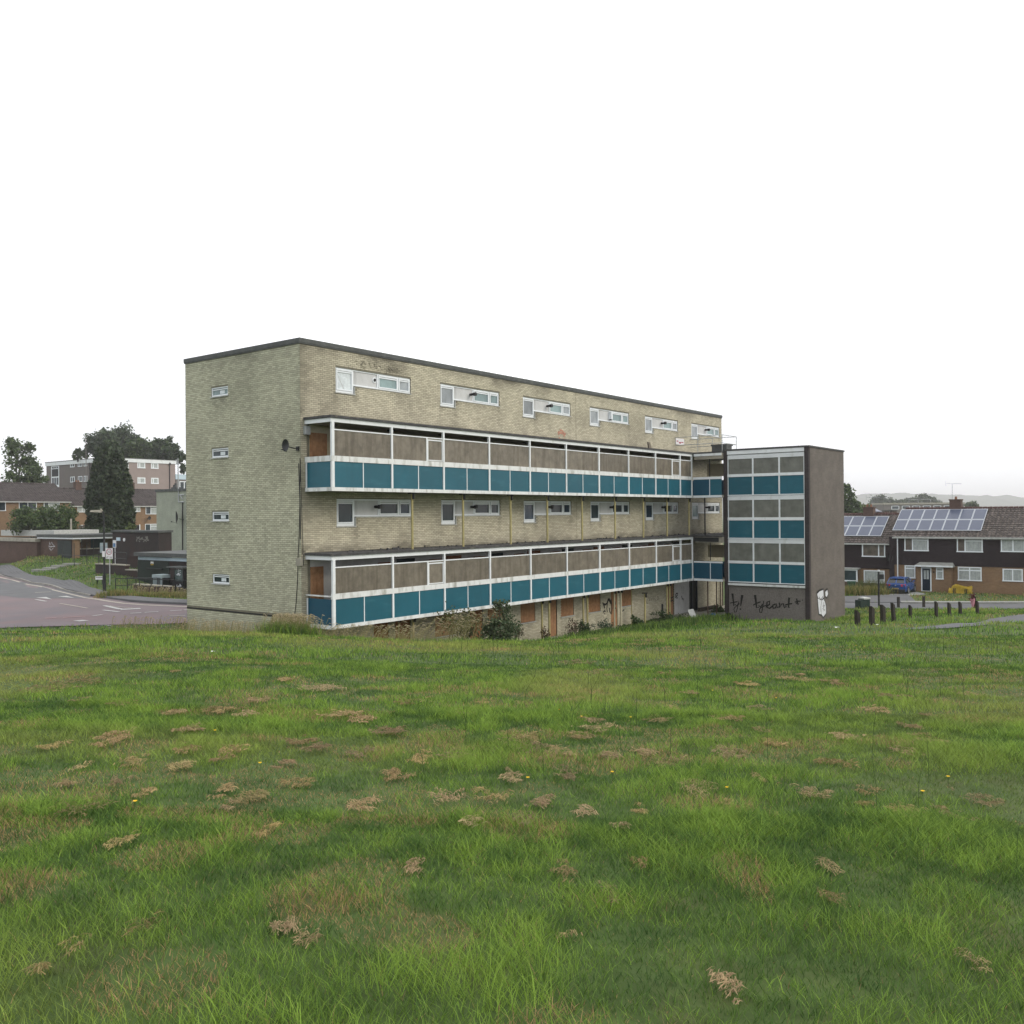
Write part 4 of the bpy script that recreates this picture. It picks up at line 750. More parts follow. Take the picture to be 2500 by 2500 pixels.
def gable_house(name, label, F, axis, face, s0, s1, zb, ze, zr, dep, wallm, tilem, rid='ptile', parts=None, group=None):
    """axis 'x': faces -y at y=face; axis 'y': faces -x at x=face"""
    mk = (lambda s, t, z: (s, face+t, z)) if axis == 'x' else (lambda s, t, z: (face+t, s, z))
    org = mk(s0, 0, zb); h = thing(name, label, 'house', L(*org), ANG, group)
    b = MB(org); q = [mk(s0, 0, zb-1), mk(s1, 0, zb-1), mk(s1, dep, zb-1), mk(s0, dep, zb-1), mk(s0, 0, ze), mk(s1, 0, ze), mk(s1, dep, ze), mk(s0, dep, ze)]; b.hexa(q)
    for s in (s0, s1): b.poly([mk(s, 0, ze), mk(s, dep, ze), mk(s, dep/2, zr-.1)])
    b.build('wall', M[wallm], h)
    b = MB(org); ov = .25
    lo = ze-(zr-ze)/(dep/2)*ov
    b.poly([mk(s0-.1, -ov, lo), mk(s1+.1, -ov, lo), mk(s1+.1, dep/2, zr), mk(s0-.1, dep/2, zr)]); b.poly([mk(s0-.1, dep+ov, lo), mk(s1+.1, dep+ov, lo), mk(s1+.1, dep/2, zr), mk(s0-.1, dep/2, zr)])
    b.build('roof', M['felt'], h)
    roof_tiles(org, h, mk(s0-.1, -ov, lo), mk(s1+.1, -ov, lo), mk(s0-.1, dep/2, zr), mk(s1+.1, dep/2, zr), tilem)
    b = MB(org)
    for k in range(int((s1-s0)/.4)): a = s0+k*(s1-s0)/int((s1-s0)/.4); b.tube([mk(a, dep/2, zr+.03), mk(a+.36, dep/2, zr+.03)], [.13, .11], 7)
    b.build('ridge_tiles', M[rid], h, kind='stuff')
    b = MB(org); b.hexa([mk(s0-.1, -ov-.05, lo-.14), mk(s1+.1, -ov-.05, lo-.14), mk(s1+.1, -ov, lo-.14), mk(s0-.1, -ov, lo-.14), mk(s0-.1, -ov-.05, lo+.0), mk(s1+.1, -ov-.05, lo), mk(s1+.1, -ov, lo), mk(s0-.1, -ov, lo)]); b.build('gutter', M['sill'], h)
    return h, org, mk
def chimney(h, org, mk, s, t, z0, z1, w_=.8, m='bbrick', pots=2):
    b = MB(org); b.hexa([mk(s-w_/2, t-.35, z0), mk(s+w_/2, t-.35, z0), mk(s+w_/2, t+.35, z0), mk(s-w_/2, t+.35, z0), mk(s-w_/2, t-.35, z1-.1), mk(s+w_/2, t-.35, z1-.1), mk(s+w_/2, t+.35, z1-.1), mk(s-w_/2, t+.35, z1-.1)])
    b.hexa([mk(s-w_/2-.05, t-.4, z1-.1), mk(s+w_/2+.05, t-.4, z1-.1), mk(s+w_/2+.05, t+.4, z1-.1), mk(s-w_/2-.05, t+.4, z1-.1), mk(s-w_/2-.05, t-.4, z1), mk(s+w_/2+.05, t-.4, z1), mk(s+w_/2+.05, t+.4, z1), mk(s-w_/2-.05, t+.4, z1)])
    c = b.build('chimney', M[m], h)
    for k in range(pots): x = s+(k-(pots-1)/2)*.35; q = MB(org); q.tube([mk(x, t, z1), mk(x, t, z1+.25)], [.11, .09], 8); q.build('chimney_pot', M['pot'], c)
    return c
# terraced houses behind the conifer
h, org, mk = gable_house('terraced_house', 'orange brick terrace with dark brown tiled roof behind the conifer', None, 'x', 95.8, 39.4, 56.5, -3.4, 1.75, 4.05, 7.4, 'obrick', 'tilel', 'tilel')
F = FN(95.8)
win(h, org, F, 40.66, 41.96, .72, 1.66, (.5,), (), ['curtain', 'curtain']); win(h, org, F, 48.74, 49.86, .75, 1.62, (.55,), [(1, .6)], 'curtain'); win(h, org, F, 50.7, 52.7, .4, 1.6, (.4,), [(1, .72)], ['glassd', 'curtain']); win(h, org, F, 50.6, 52.7, -2.0, -1.0, (.4,), [(1, .65)], ['glassd', 'curtain']); win(h, org, F, 41.1, 41.85, -1.42, -1.0)
win(h, org, F, 44, 46, .4, 1.6, (.5,)); win(h, org, F, 53.6, 55.4, .4, 1.6, (.5,))
b = MB(org); b.slab(F, 48.9, 49.7, -3.2, -1.15, -.02, .02); b.build('door', M['dark'], h); b = MB(org); b.slab(F, 49.7, 49.82, -3.2, -1.05, -.02, .06); b.slab(F, 48.78, 48.9, -3.2, -1.05, -.02, .06); b.build('door_frame', M['upvc'], h)
chimney(h, org, mk, 42.6, 3.7, 3.6, 5.0); chimney(h, org, mk, 50.6, 3.7, 3.6, 5.05)
dish(L(50.9, 95.2, -.15), ANG, .28, 'dark satellite dish on the orange brick terrace right of the conifer')
h, org, mk = gable_house('terraced_house', 'orange brick house at the far left with a stepped up brown tiled roof', None, 'x', 92.8, 24.5, 38.1, -3.4, 2.25, 4.5, 8.0, 'obrick', 'tilel', 'tilel')
F = FN(92.8); win(h, org, F, 34.7, 36.75, .9, 2.1, (.3,), [(1, .8)], ['glassd', 'curtain']); win(h, org, F, 31.6, 33.8, 1.0, 2.1, (.5,)); win(h, org, F, 28, 30, .9, 2.1, (.4,))
# three storey flats
FX, FY, FTOP = 58.67, 120.16, 10.0
fl = thing('flats', 'three storey grey pink flats with white roof band behind the conifer', 'apartment block', L(FX, FY, 1), ANG); fo = (FX, FY, 1)
b = MB(fo); b.quad(FW(FX), FY, 141.8, -1, FTOP-.6, 0); b.quad(lambda s, z, d: (s, 141.8, z), FX, 80, -1, FTOP-.6, 0); b.build('wall', M['grey_shade_r'], fl)  # same render as the right face, coloured darker for its shaded side
b = MB(fo); b.quad(FN(FY), FX, 71.0, -1, FTOP-.6, 0); b.quad(lambda s, z, d: (71.0, s, z), FY, 141.8, -1, FTOP-.6, 0); b.build('wall', M['pinkr_lit'], fl)  # same render again, coloured lighter and pinker for its lit side
b = MB(fo); b.box(FX-.15, 71.15, FY-.15, 141.95, FTOP-.62, FTOP); b.build('roof_band', M['white'], fl)
b = MB(fo); b.box(FX-.2, 71.2, FY-.2, 142, FTOP+.002, FTOP+.1); b.build('roof', M['fasc'], fl)
for a, c in ((131.6, 133.05), (129.0, 130.4), (127.3, 128.4), (122.5, 124)):
    for z in (8.85, 6.2): win(fl, fo, FW(FX), a, c, z, z+1.0, (.55,), (), 'glassd', .12)
b = MB(fo); b.slab(FW(FX), 137.1, 139.9, 5.5, 9.3, -.01, .05); b.build('stair_glazing_frame', M['upvc'], fl)
for a, c, e, f, m_ in ((137.3, 139.7, 7.4, 8.75, 'dark'),)+tuple((137.3+.82*k, 138.0+.82*k, e, f, 'glassd') for k in range(3) for e, f in ((8.85, 9.2), (5.9, 7.2))): b = MB(fo); b.slab(FW(FX), a, c, e, f, .051, .06); b.build('pane', M[m_], fl)
for a, c in ((63.75, 65.2), (66.3, 67.7)):
    for z in (8.42, 5.78, 3.1): win(fl, fo, FN(FY), a, c, z, z+1.05, (.3,), (), 'curtain', .17)
b = MB(fo); b.slab(FN(FY), 60.9, 62.15, 5.6, 9.36, .0, .06); b.build('stair_panel', M['white'], fl)
for z in (8.3, 5.9): b = MB(fo); b.slab(FN(FY), 61.1, 61.7, z, z+.95, .061, .07); b.build('pane', M['glassd'], fl)
b = MB(fo); b.tube([FN(FY)(69.85, 1, .1), FN(FY)(69.85, 9.7, .1)], .07, 6); b.slab(FN(FY), 69.7, 70, 9.2, 9.55, 0, .22); b.build('downpipe', M['black'], fl)
b = MB(fo); b.tube([FW(FX)(126.3, 1, .1), FW(FX)(126.3, 9.5, .1)], .07, 6); b.build('downpipe', M['black'], fl)
dish(L(FX-.5, 129.3, 9.9), ANG-PI/2, .35, 'dark satellite dish beside an upper window of the grey flats')
p = loc(at(432, 1200, 165)); fo2 = (p[0], p[1], -1); f2 = thing('flats', 'sliver of pale banded flats seen between the pink flats and the brick gable', 'apartment block', L(*fo2), ANG)
ztop = at(432, 1158, 165)[2]; b = MB(fo2); b.box(p[0]-.2, p[0]+9, p[1], p[1]+10, -1, ztop-.9); b.build('wall', M['grey_shade_r'], f2); b = MB(fo2); b.box(p[0]-.3, p[0]+9.1, p[1]-.1, p[1]+10, ztop-.9, ztop); b.build('roof_band', M['lightblue'], f2)
win(f2, fo2, FN(p[1]), p[0]+.5, p[0]+3.4, ztop-2.7, ztop-1.2, (.33, .66), (), 'glassd', .15); b = MB(fo2); b.slab(FN(p[1]), p[0]+.6, p[0]+3.2, ztop-5.4, ztop-3.0, .0, .04); b.build('panel', M['navy'], f2)
ap = at(210, 1115, 150); t = thing('aerial_mast', 'thin mast rising behind the grey flats left of the conifer', 'mast', (ap[0], 150, tz(ap[0], 150))); b = MB(); b.tube([(0, 0, 0), (0, 0, at(210, 1070, 150)[2]-t.location[2])], .05, 5); b.build('pole', M['grey_shade_r'], t)
# cream rendered block with dish, pipes and aerial
CX, CY = 29.73, 58.58; co = (CX, CY, -5); cr = thing('flats', 'plain cream brick end wall with dark coping beside the big gable', 'apartment block', L(*co), ANG)
b = MB(co); b.box(CX, CX+9, 44, CY, -6, 2.55); b.build('wall', M['cbrick'], cr); b = MB(co); b.box(CX-.1, CX+9.1, 43.9, CY+.1, 2.551, 2.8); b.build('coping', M['fasc'], cr)
b = MB(co); b.box(CX+.6, CX+1.1, CY-2.6, CY-1.7, 2.8, 3.0); b.tube([(CX+.8, CY-2.2, 3.0), (CX+.8, CY-2.2, 3.4)], .12, 8); b.tube([(CX+.8, CY-1.9, 3.0), (CX+.8, CY-1.9, 3.25)], .1, 8); b.build('roof_vent', M['fasc'], cr)
g5 = lambda x, y: tuple(gab(*Z7(x, y), CX-.06))
b = MB(co); b.tube([g5(1765, 1000), g5(1765, 1230), g5(1765, 1560), g5(1748, 1600)], .045, 6); b.build('cable', M['black'], cr)
b = MB(co); b.tube([g5(1712, 480), g5(1716, 800), g5(1720, 995)], .05, 6); b.tube([g5(1720, 910), g5(1785, 910)], .05, 5); b.tube([g5(1735, 912), g5(1770, 960)], .04, 5); b.tube([g5(1720, 995), g5(1785, 993)], .06, 5); b.tube([g5(1690, 490), g5(1712, 560)], .03, 4); b.build('aerial', M['galv'], cr)
pd = gab(*Z7(1712, 1172), CX-.6); dish(L(*pd), ANG-PI/2-.5, .62, 'round dark satellite dish on the cream end wall beside the big gable')
# dark brick store
SX = 19.78; b = MB((SX, 42, -5.4)); bs = thing('brick_store', 'dark flat roofed brick store with grey smeared paint left of the cream wall', 'building', L(SX, 42, -5.4), ANG)
b.box(SX, SX+1.2, 42, 49.2, -6.2, -1.3); b.build('wall', M['dbrick'], bs); b = MB((SX, 42, -5.4)); b.box(SX-.12, SX+1.3, 41.9, 49.3, -1.299, -1.12); b.build('coping', M['fasc'], bs)
g13 = lambda x, y, o_=0: gab(270+x*.10352, 1280+y*.10352, SX-o_)
b = MB((SX, 42, -5.4))
for _ in range(24): x = random.uniform(600, 920); y = random.uniform(300, 400); b.ribbon([tuple(g13(x, y)[[1, 2]]), tuple(g13(x+random.uniform(10, 60), y+random.uniform(-25, 25))[[1, 2]])], .1, FW(SX), .012+.0004*_)
b.build('graffiti', M['faint'], bs)
p0, p1 = g13(145, 310), g13(235, 390); b = MB((SX, 42, -5.4)); b.slab(FW(SX), min(p0[1], p1[1]), max(p0[1], p1[1]), p1[2], p0[2], 0, .05); b.build('notice', M['lightblue'], bs)
p0 = g13(328, 365); b = MB((SX, 42, -5.4)); b.tube([FW(SX)(p0[1], p0[2], .0), FW(SX)(p0[1], p0[2], .06)], .15, 14); b.build('round_notice', M['signw'], bs)
p0, p1 = g13(62, 375, .8), g13(133, 550, .8); t = thing('notice_board', 'small red and blue poster board at the corner of the dark brick store', 'sign', L(p1[0], p1[1], p1[2]), ANG); F0 = lambda s, z, d: (-d, s, z); hgt = p0[2]-p1[2]; wid = p0[1]-p1[1]
b = MB(); b.slab(F0, 0, wid, 0, hgt, 0, .04); b.tube([(.03, wid/2, -1.6), (.03, wid/2, 0)], .03, 6); b.build('board', M['signw'], t); b = MB(); b.slab(F0, .05, wid-.05, .05, hgt*.6, .041, .045); b.build('print', M['sblue'], t)
# garages with white edge
GX, GY = 24.58, 65.27; go_ = (GX, GY, -4.7); ga_ = thing('garage_block', 'low flat roofed brown brick garages with thin white roof edge and a round lamp', 'building', L(*go_), ANG)
def gp_(name, mb, m): return mb.build(name, M[m], ga_)
b = MB(go_); b.box(GX, GX+.6, GY+.35, 72.4, -5.3, -2.2); b.box(GX+.6, GX+8, GY+2.2, 72.4, -5.3, -2.2); gp_('wall', b, 'bbrick')
b = MB(go_); b.box(GX, GX+.6, GY, GY+.35, -5.3, -2.2); gp_('pillar', b, 'obrick')
b = MB(go_); b.box(GX-.25, GX+8, GY-.25, 72.6, -2.199, -2.05); gp_('roof_edge', b, 'white'); b = MB(go_); b.box(GX-.3, GX+8, GY-.3, 72.65, -2.049, -1.75); gp_('roof', b, 'fasc')
b = MB(go_); b.slab(FW(GX), 65.75, 68.6, -4.7, -2.35, .001, .06); gp_('garage_door', b, 'garaged')
b = MB(go_); b.quad(FN(GY+2.2), GX+.6, GX+8, -5.3, -2.2, .01); gp_('inner_wall', b, 'obrick')
b = MB(go_); b.box(GX+.6, GX+4, GY+1.0, GY+1.15, -5.2, -3.3); gp_('low_wall', b, 'dbrick'); b = MB(go_); b.box(GX+.6, GX+4, GY+.95, GY+1.2, -3.299, -3.2); gp_('wall_cap', b, 'conc')
b = MB(go_); b.slab(FN(GY+2.2), GX+2.9, GX+4.3, -5, -2.22, .02, .08); gp_('door', b, 'petrol')
b = MB(go_); p = np.array((GX+1.35, GY+1.5, -2.42)); rows = [[p+.17*np.array((math.sin(a)*math.cos(c), math.sin(a)*math.sin(c), math.cos(a))) for c in np.linspace(0, 2*PI, 13)] for a in np.linspace(0, PI, 9)]; b.grid(rows); b.tube([p+np.array((0, 0, .15)), p+np.array((0, 0, .3))], .05, 8); gp_('globe_lamp', b, 'globe')
for x in (GX+.75, GX+2.0, GX+3.2):
    b = MB(go_); b.tube([(x, GY-.1, -5.2), (x, GY-.1, -2.2)], .035, 6); gp_('steel_post', b, 'blackm')
gz = lambda x, y: tuple(gab(85+x*.10352, 1280+y*.10352, GX)[[1, 2]])
b = MB(go_)
for st in ([(340, 500), (350, 415), (375, 480), (400, 415), (425, 475), (470, 520)], [(340, 500), (345, 570), (385, 615), (440, 560), (425, 520), (375, 540), (375, 590)], [(355, 450), (330, 520), (480, 525)]): b.ribbon([gz(*q) for q in st], .05, FW(GX), .012)
gp_('graffiti', b, 'sprayw')
b = MB(go_); b.box(GX-.4, GX+6, 72.4, 84, -5.3, -2.55); gp_('wall', b, 'bbrick'); b = MB(go_); b.box(GX-.55, GX+6, 72.41, 84, -2.549, -2.2); gp_('roof_edge', b, 'conc'); b = MB(go_); b.box(GX+1, GX+6, 71.5, 84, -2.0, -1.35); gp_('upper_wall', b, 'sill')
wp = at(*Z7(452, 1370), 101); t = thing('white_post', 'short pale post rising behind the garage roof', 'post', (wp[0], 101, tz(wp[0], 101))); b = MB(); b.tube([(0, 0, 0), (0, 0, at(*Z7(450, 1190), 101)[2]-t.location[2])], [.12, .09], 8); b.build('pole', M['conc'], t)
ft = thing('garden_fence', 'low grey wooden garden fence below the terrace windows', 'fence', (*at(*Z7(540, 1360), 114)[:2], at(*Z7(540, 1365), 114)[2])); 
for k in range(11): b = MB(); b.box(k*.55, k*.55+.5, 0, .04, -.6, 1.0+.06*math.sin(k*2)); o = b.build('fence_board', M['fencew'], ft)
# shop with dark shutters
HX = 16.27; ho = (HX, 32, -5.5); sh = thing('shop', 'low shop with dark ribbed shutters and striped white fascia beside the big gable', 'building', L(*ho), ANG)
sp_ = lambda n_, mb, m: mb.build(n_, M[m], sh)
b = MB(ho); b.box(HX+.05, HX+6, 28, 39.18, -6.2, -3.35); sp_('wall', b, 'dbrick'); b = MB(ho); b.box(HX-.3, HX+6, 28, 39.25, -3.0, -2.72); sp_('roof', b, 'fasc')
b = MB(ho); b.slab(FW(HX), 28, 34.75, -3.30, -3.05, -.1, .05); sp_('fascia', b, 'lightblue')
b = MB(ho)
for k in range(24): b.slab(FW(HX), 34.8+k*.18, 34.8+k*.18+.11, -3.30, -3.06, -.1, .05)
o = sp_('fascia_strips', b, 'lightblue'); o['kind'] = 'stuff'
b = MB(ho); b.quad(FW(HX), 34.5, 39.18, -3.35, -2.99, -.02); sp_('fascia_back', b, 'blackm')
for k in range(31):
    s = 34.9+k*.138; b = MB(ho); b.slab(FW(HX), s, s+.1, -5.5, -3.35, .0, .045+.0*k); sp_('shutter_slat', b, 'shut')
b = MB(ho); b.quad(FW(HX), 34.8, 39.18, -5.5, -3.36, .01); sp_('shutter_back', b, 'blackm')
b = MB(ho); b.slab(FW(HX), 35.6, 37.8, -3.98, -3.9, .06, .2); sp_('shutter_box', b, 'blackm')
gs = lambda x, y, o_=.06: gab(270+x*.10352, 1280+y*.10352, HX-o_)
p0, p1 = gs(948, 880), gs(1015, 965); t = thing('warning_sign', 'small yellow and white warning sign on the dark shutters', 'sign', L(HX-.06, p1[1], p1[2]), ANG); wd, hg = p0[1]-p1[1], p0[2]-p1[2]
b = MB(); b.slab(F0, 0, wd, 0, hg*.4, 0, .02); b.build('lower_plate', M['ybag'], t); b = MB(); b.slab(F0, 0, wd, hg*.4+.001, hg, 0, .02); b.build('upper_plate', M['signw'], t); b = MB(); b.poly([F0(wd*.25, hg*.35, .023), F0(wd*.75, hg*.35, .023), F0(wd*.5, hg*.8, .023)]); b.build('symbol', M['ink'], t)
# glazed shelter frames
KX = HX-1.2; gk = lambda x, y: gab(270+x*.10352, 1280+y*.10352, KX); a0, a1 = gk(1365, 1000)[1], gk(1495, 1000)[1]; b0, b1 = gk(1510, 1000)[1], gk(1705, 1000)[1]; kz, ktop = -5.45, gk(1500, 1000)[2]
kk = thing('glazed_kiosk', 'dark framed kiosk with scratched glass panel and white scrawl in front of shop', 'kiosk', L(KX, b1, kz), ANG); ko = (KX, b1, kz)
b = MB(ko); b.box(KX-.1, KX+1, b1-.1, a0+.1, ktop-.1, ktop); b.build('roof', M['fasc'], kk)
for s in (b1, b0, a0-.08): b = MB(ko); b.slab(FW(KX), s, s+.08, kz, ktop-.1, -.08, 0); b.build('upright', M['blackm'], kk)
zb1 = gk(1500, 1335)[2]
b = MB(ko); b.slab(FW(KX), b1+.09, b0-.01, zb1, ktop-.2, -.05, -.03); b.build('pane', M['kgrey'], kk); b = MB(ko); b.slab(FW(KX), b0+.1, a0-.1, zb1, ktop-.2, -.05, -.03); b.build('pane', M['dbrick'], kk); b = MB(ko); b.slab(FW(KX), b1+.09, a0-.1, kz, zb1-.02, -.06, -.02); b.build('lower_panel', M['black'], kk)
b = MB(ko)
for _ in range(10): x, y = random.uniform(1530, 1650), random.uniform(1080, 1230); b.ribbon([tuple(gk(x+random.uniform(-30, 30), y+random.uniform(-30, 30))[[1, 2]]) for q in range(4)], .035, FW(KX), -.025+.0008*_)
for _ in range(9): x, y = random.uniform(1560, 1670), random.uniform(1420, 1490); b.ribbon([tuple(gk(x+random.uniform(-25, 25), y+random.uniform(-20, 20))[[1, 2]]) for q in range(4)], .05, FW(KX), -.012+.0008*_)
b.build('graffiti', M['sprayw'], kk)
# grey green ribbed bin
BXp = HX-1.8; gq = lambda x, y: gab(270+x*.10352, 1280+y*.10352, BXp); s0, s1, zt_, zb_ = gq(1210, 1190)[1], gq(1000, 1190)[1], gq(1100, 1190)[2], -5.45; t = thing('litter_bin', 'grey green slatted litter bin in front of the dark shutters', 'bin', L(BXp, s0, zb_), ANG); bo = (BXp, s0, zb_)
b = MB(bo); b.slab(FW(BXp), s0-.05, s1+.05, zt_-.22, zt_, -.85, .05); b.build('lid', M['signb'], t); b = MB(bo); b.slab(FW(BXp), s0+.04, s1-.04, zb_, zt_-.221, -.76, -.04); b.build('body', M['shut'], t)
for k in range(8): s = s0+.02+k*(s1-s0-.1)/7; b = MB(bo); b.slab(FW(BXp), s, s+.09, zb_+.05, zt_-.23, -.04, 0); b.build('slat', M['signb'], t)
# ramp walls, stepped brick wall and handrails
bw = thing('brick_retaining_wall', 'dark brick retaining wall stepping down in a curve beside the shop steps', 'wall', L(16.6, 38, -5.5), ANG); wo = (14.6, 38, -5.5)
b = MB(wo); b.box(14.4, 14.75, 41.2, 45.8, -6, -3.85); b.box(14.4, 14.75, 39.4, 41.199, -6, -4.2); prev = None
for k in range(9): s = 39.4-k*.24; zt2 = -4.2-(k+1)**1.25*.085; b.box(14.4, 14.75, s-.24, s-.001, -6, zt2)
b.build('wall', M['dbrick'], bw); 
b = MB(wo); b.box(14.35, 14.8, 41.2, 45.8, -3.849, -3.76); b.box(14.35, 14.8, 39.4, 41.19, -4.199, -4.11); b.build('coping', M['conc'], bw)
for k in range(9): s = 39.4-k*.24; zt2 = -4.2-(k+1)**1.25*.085; b = MB(wo); b.box(14.35, 14.8, s-.24, s-.01, zt2+.001, zt2+.07); b.build('coping_brick', M['conc'], bw)
rw = thing('brick_retaining_wall', 'low brick ramp wall behind the black handrails', 'wall', L(13.4, 36, -5.6), ANG); b = MB((13.4, 36, -5.6)); b.box(13.6, 13.9, 30.5, 35.2, -6.2, -4.92); b.build('wall', M['bbrick'], rw); b = MB((13.4, 36, -5.6)); b.box(13.55, 13.95, 30.5, 35.25, -4.919, -4.84); b.build('coping', M['conc'], rw)
def railing(label, pts, h=1.0, mid=.5, name='handrail', m='blackm', grp='black handrails by the shop ramp'):
    t = thing(name, label, 'railing', pts[0], 0, grp); o_ = pts[0]; b = MB(o_); up = lambda p, z: (p[0], p[1], p[2]+z); b.tube([up(p, h) for p in pts], .03, 6)
    if mid: b.tube([up(p, mid) for p in pts], .022, 6)
    b.build('rail', M[m], t)
    for p in pts: b = MB(o_); b.tube([p, up(p, h)], .03, 6); b.build('post', M[m], t)
def Lg(lx, ly, dz=0): p = L(lx, ly, 0); return np.array([p[0], p[1], tz(p[0], p[1])+dz])
railing('black handrail at the left of the shop ramp, over grass', [Lg(12.1, 35.0), Lg(13.2, 34.2), Lg(14.4, 33.4)])
railing('black handrail in the middle of the shop ramp, over the low brick wall', [Lg(13.4, 35.7), Lg(13.9, 34.2), Lg(14.4, 33.2), Lg(15, 32.2)])
railing('black handrail nearest the pavement in front of the shop ramp', [Lg(12.6, 32.7), Lg(13, 31.9), Lg(13.4, 31.1), Lg(13.7, 30.3), Lg(14, 29.4), Lg(14.2, 28)])
railing('black handrail along the top of the stepped brick wall', [(*L(16.55, 45.6, 0)[:2], -3.76), (*L(16.55, 43.4, 0)[:2], -3.76), (*L(16.55, 41.3, 0)[:2], -3.76)], .95, .45)
fn = thing('railing_fence', 'black railing posts in front of the garage low wall', 'fence', L(21.5, 58, -4.6), ANG); 
for k, s in enumerate((56, 58.4, 60.8, 63.2)): q = L(22.3, s, 0); zz = tz(q[0], q[1]); b = MB((21.5, 58, -4.6)); b.tube([(22.3, s, zz), (22.3, s, zz+2.2)], .035, 6); b.build('post', M['blackm'], fn)
b = MB((21.5, 58, -4.6)); q = L(22.3, 58, 0); zz = tz(q[0], q[1]); b.tube([(22.3, 56, zz+1.0), (22.3, 63.2, zz+1.0)], .025, 5); b.build('rail', M['blackm'], fn)
# garden steps on the bank
def zz12(x, y): return (85+x*.10352, 1280+y*.10352)
for k, (px0, px1, py) in enumerate(((690, 1040, 945), (430, 730, 990), (230, 540, 1040), (-30, 380, 1085))):
    p = hit(*zz12((px0+px1)/2, py+12), 40, 130); s = p[1]/FPX*.10352; t = MB(); t.box(-(px1-px0)/2*s, (px1-px0)/2*s, -.45, .5, -.25, .16); tag(t.build('paving_step', M['slab'], at=p), f'concrete step slab on the grass bank, {["nearest the garage door", "second down from the garage door", "third down from the garage door", "lowest by the left edge"][k]}', 'step', 'garden steps on the left bank')
# street lamp, signs
lpnt = zpl(255, 1447, -5.35); t = thing('street_lamp', 'black street lamp column with flat pale lantern in front of the conifer', 'street lamp', lpnt); Hs = at(250, 1248, lpnt[1])[2]-lpnt[2]
b = MB(); b.tube([(0, 0, 0), (0, 0, 1.25)], .12, 10); b.tube([(0, 0, 1.25), (0, 0, Hs-.1)], [.075, .05], 10); b.build('column', M['blackm'], t)
b = MB(); b.tube([(0, 0, Hs-.1), (-.25, 0, Hs+.02)], .04, 6); b.build('bracket', M['blackm'], t)
b = MB(); b.hexa([(-.95, -.12, Hs-.05), (-.15, -.12, Hs-.1), (-.15, .12, Hs-.1), (-.95, .12, Hs-.05), (-.9, -.08, Hs+.08), (-.1, -.08, Hs+.1), (-.1, .08, Hs+.1), (-.9, .08, Hs+.08)]); b.tube([(-.2, 0, Hs+.1), (-.2, 0, Hs+.18)], .06, 8); b.build('lantern', M['conc'], t)
b = MB(); b.box(-.1, .09, -.1, -.08, 2.55, 2.95); b.build('number_plate', M['signw'], t)
spn = hit(267.5, 1429, 30, 120); t = thing('speed_sign', 'white 30 speed limit sign with red ring on a grey pole', 'road sign', spn, 0); sc_ = spn[1]/FPX; Fs = lambda s, z, d: (s, -d, z); zt_ = (1429-1338.5)*sc_; zb_ = (1429-1364.5)*sc_; x0, x1 = -9*sc_, 8*sc_
b = MB(); b.tube([(0, .05, 0), (0, .05, zt_-.02)], .045, 8); b.build('pole', M['galv'], t); b = MB(); b.slab(Fs, x0, x1, zb_, zt_, -.02, 0); b.build('plate', M['signw'], t)
cx_, cz_, R_ = (x0+x1)/2, zt_-8.6*sc_, 6.6*sc_
b = MB(); b.ribbon([(cx_+R_*math.cos(a), cz_+R_*math.sin(a)) for a in np.linspace(0, 2*PI, 33)], 1.3*sc_, Fs, .004); b.build('ring', M['red'], t)
dg = MB(); hs_ = 3.0*sc_; dg.ribbon([(cx_-3.6*sc_+1.5*sc_*math.cos(a), cz_+hs_*.5+1.5*sc_*math.sin(a)) for a in np.linspace(2.6, -1.3, 10)], .8*sc_, Fs, .005); dg.ribbon([(cx_-3.6*sc_+1.6*sc_*math.cos(a), cz_-hs_*.5+1.6*sc_*math.sin(a)) for a in np.linspace(1.3, -2.6, 10)], .8*sc_, Fs, .006); dg.ribbon([(cx_+2.2*sc_+1.8*sc_*math.cos(a), cz_+2.8*sc_*math.sin(a)) for a in np.linspace(0, 2*PI, 21)], .8*sc_, Fs, .005); dg.build('lettering', M['ink'], t)
b = MB(); b.ribbon([(x0+1.5*sc_, zb_+2*sc_), (x0+6*sc_, zb_+7*sc_)], .7*sc_, Fs, .004); b.ribbon([(x0+3.0*sc_, zb_+1.6*sc_), (x0+7*sc_, zb_+6*sc_)], .5*sc_, Fs, .004)
for z in (2, 3.6, 5): b.ribbon([(cx_+1*sc_, zb_+z*sc_), (x1-1*sc_, zb_+z*sc_)], .6*sc_, Fs, .004)
b.build('lettering', M['ink'], t)
sb = at(263.5, 1400, spn[1]+2.0); t = thing('road_sign', 'blue grey back of a road sign just above the speed limit sign', 'road sign', (sb[0]-.3, sb[1], tz(sb[0], sb[1]))); z0_ = at(262, 1340, sb[1])[2]-t.location[2]; z1_ = at(262, 1325, sb[1])[2]-t.location[2]; wq = 9.2*sb[1]/FPX
b = MB(); b.box(-wq, wq*.95, -.02, 0, z0_-.3, z1_); b.build('plate', M['signb'], t); b = MB(); b.tube([(0, -.05, 0), (0, -.05, z1_-.15)], .04, 8); b.box(-wq*.9, wq*.85, -.06, -.021, z1_-.25, z1_-.2); b.build('pole', M['galv'], t)
npn = hit(241, 1426, 30, 120); t = thing('street_name_sign', 'low white street name plate on short dark posts left of the lamp', 'street sign', npn); sc_ = npn[1]/FPX; b = MB(); b.box(-7.5*sc_, 12*sc_, -.03, 0, 11*sc_, 19*sc_); b.build('plate', M['signw'], t); b = MB()
for k in range(13): b.box((-6+k*1.3)*sc_, (-5.1+k*1.3)*sc_, -.034, -.031, 15*sc_, (17.3-.3*(k % 3))*sc_)
b.build('lettering', M['ink'], t)
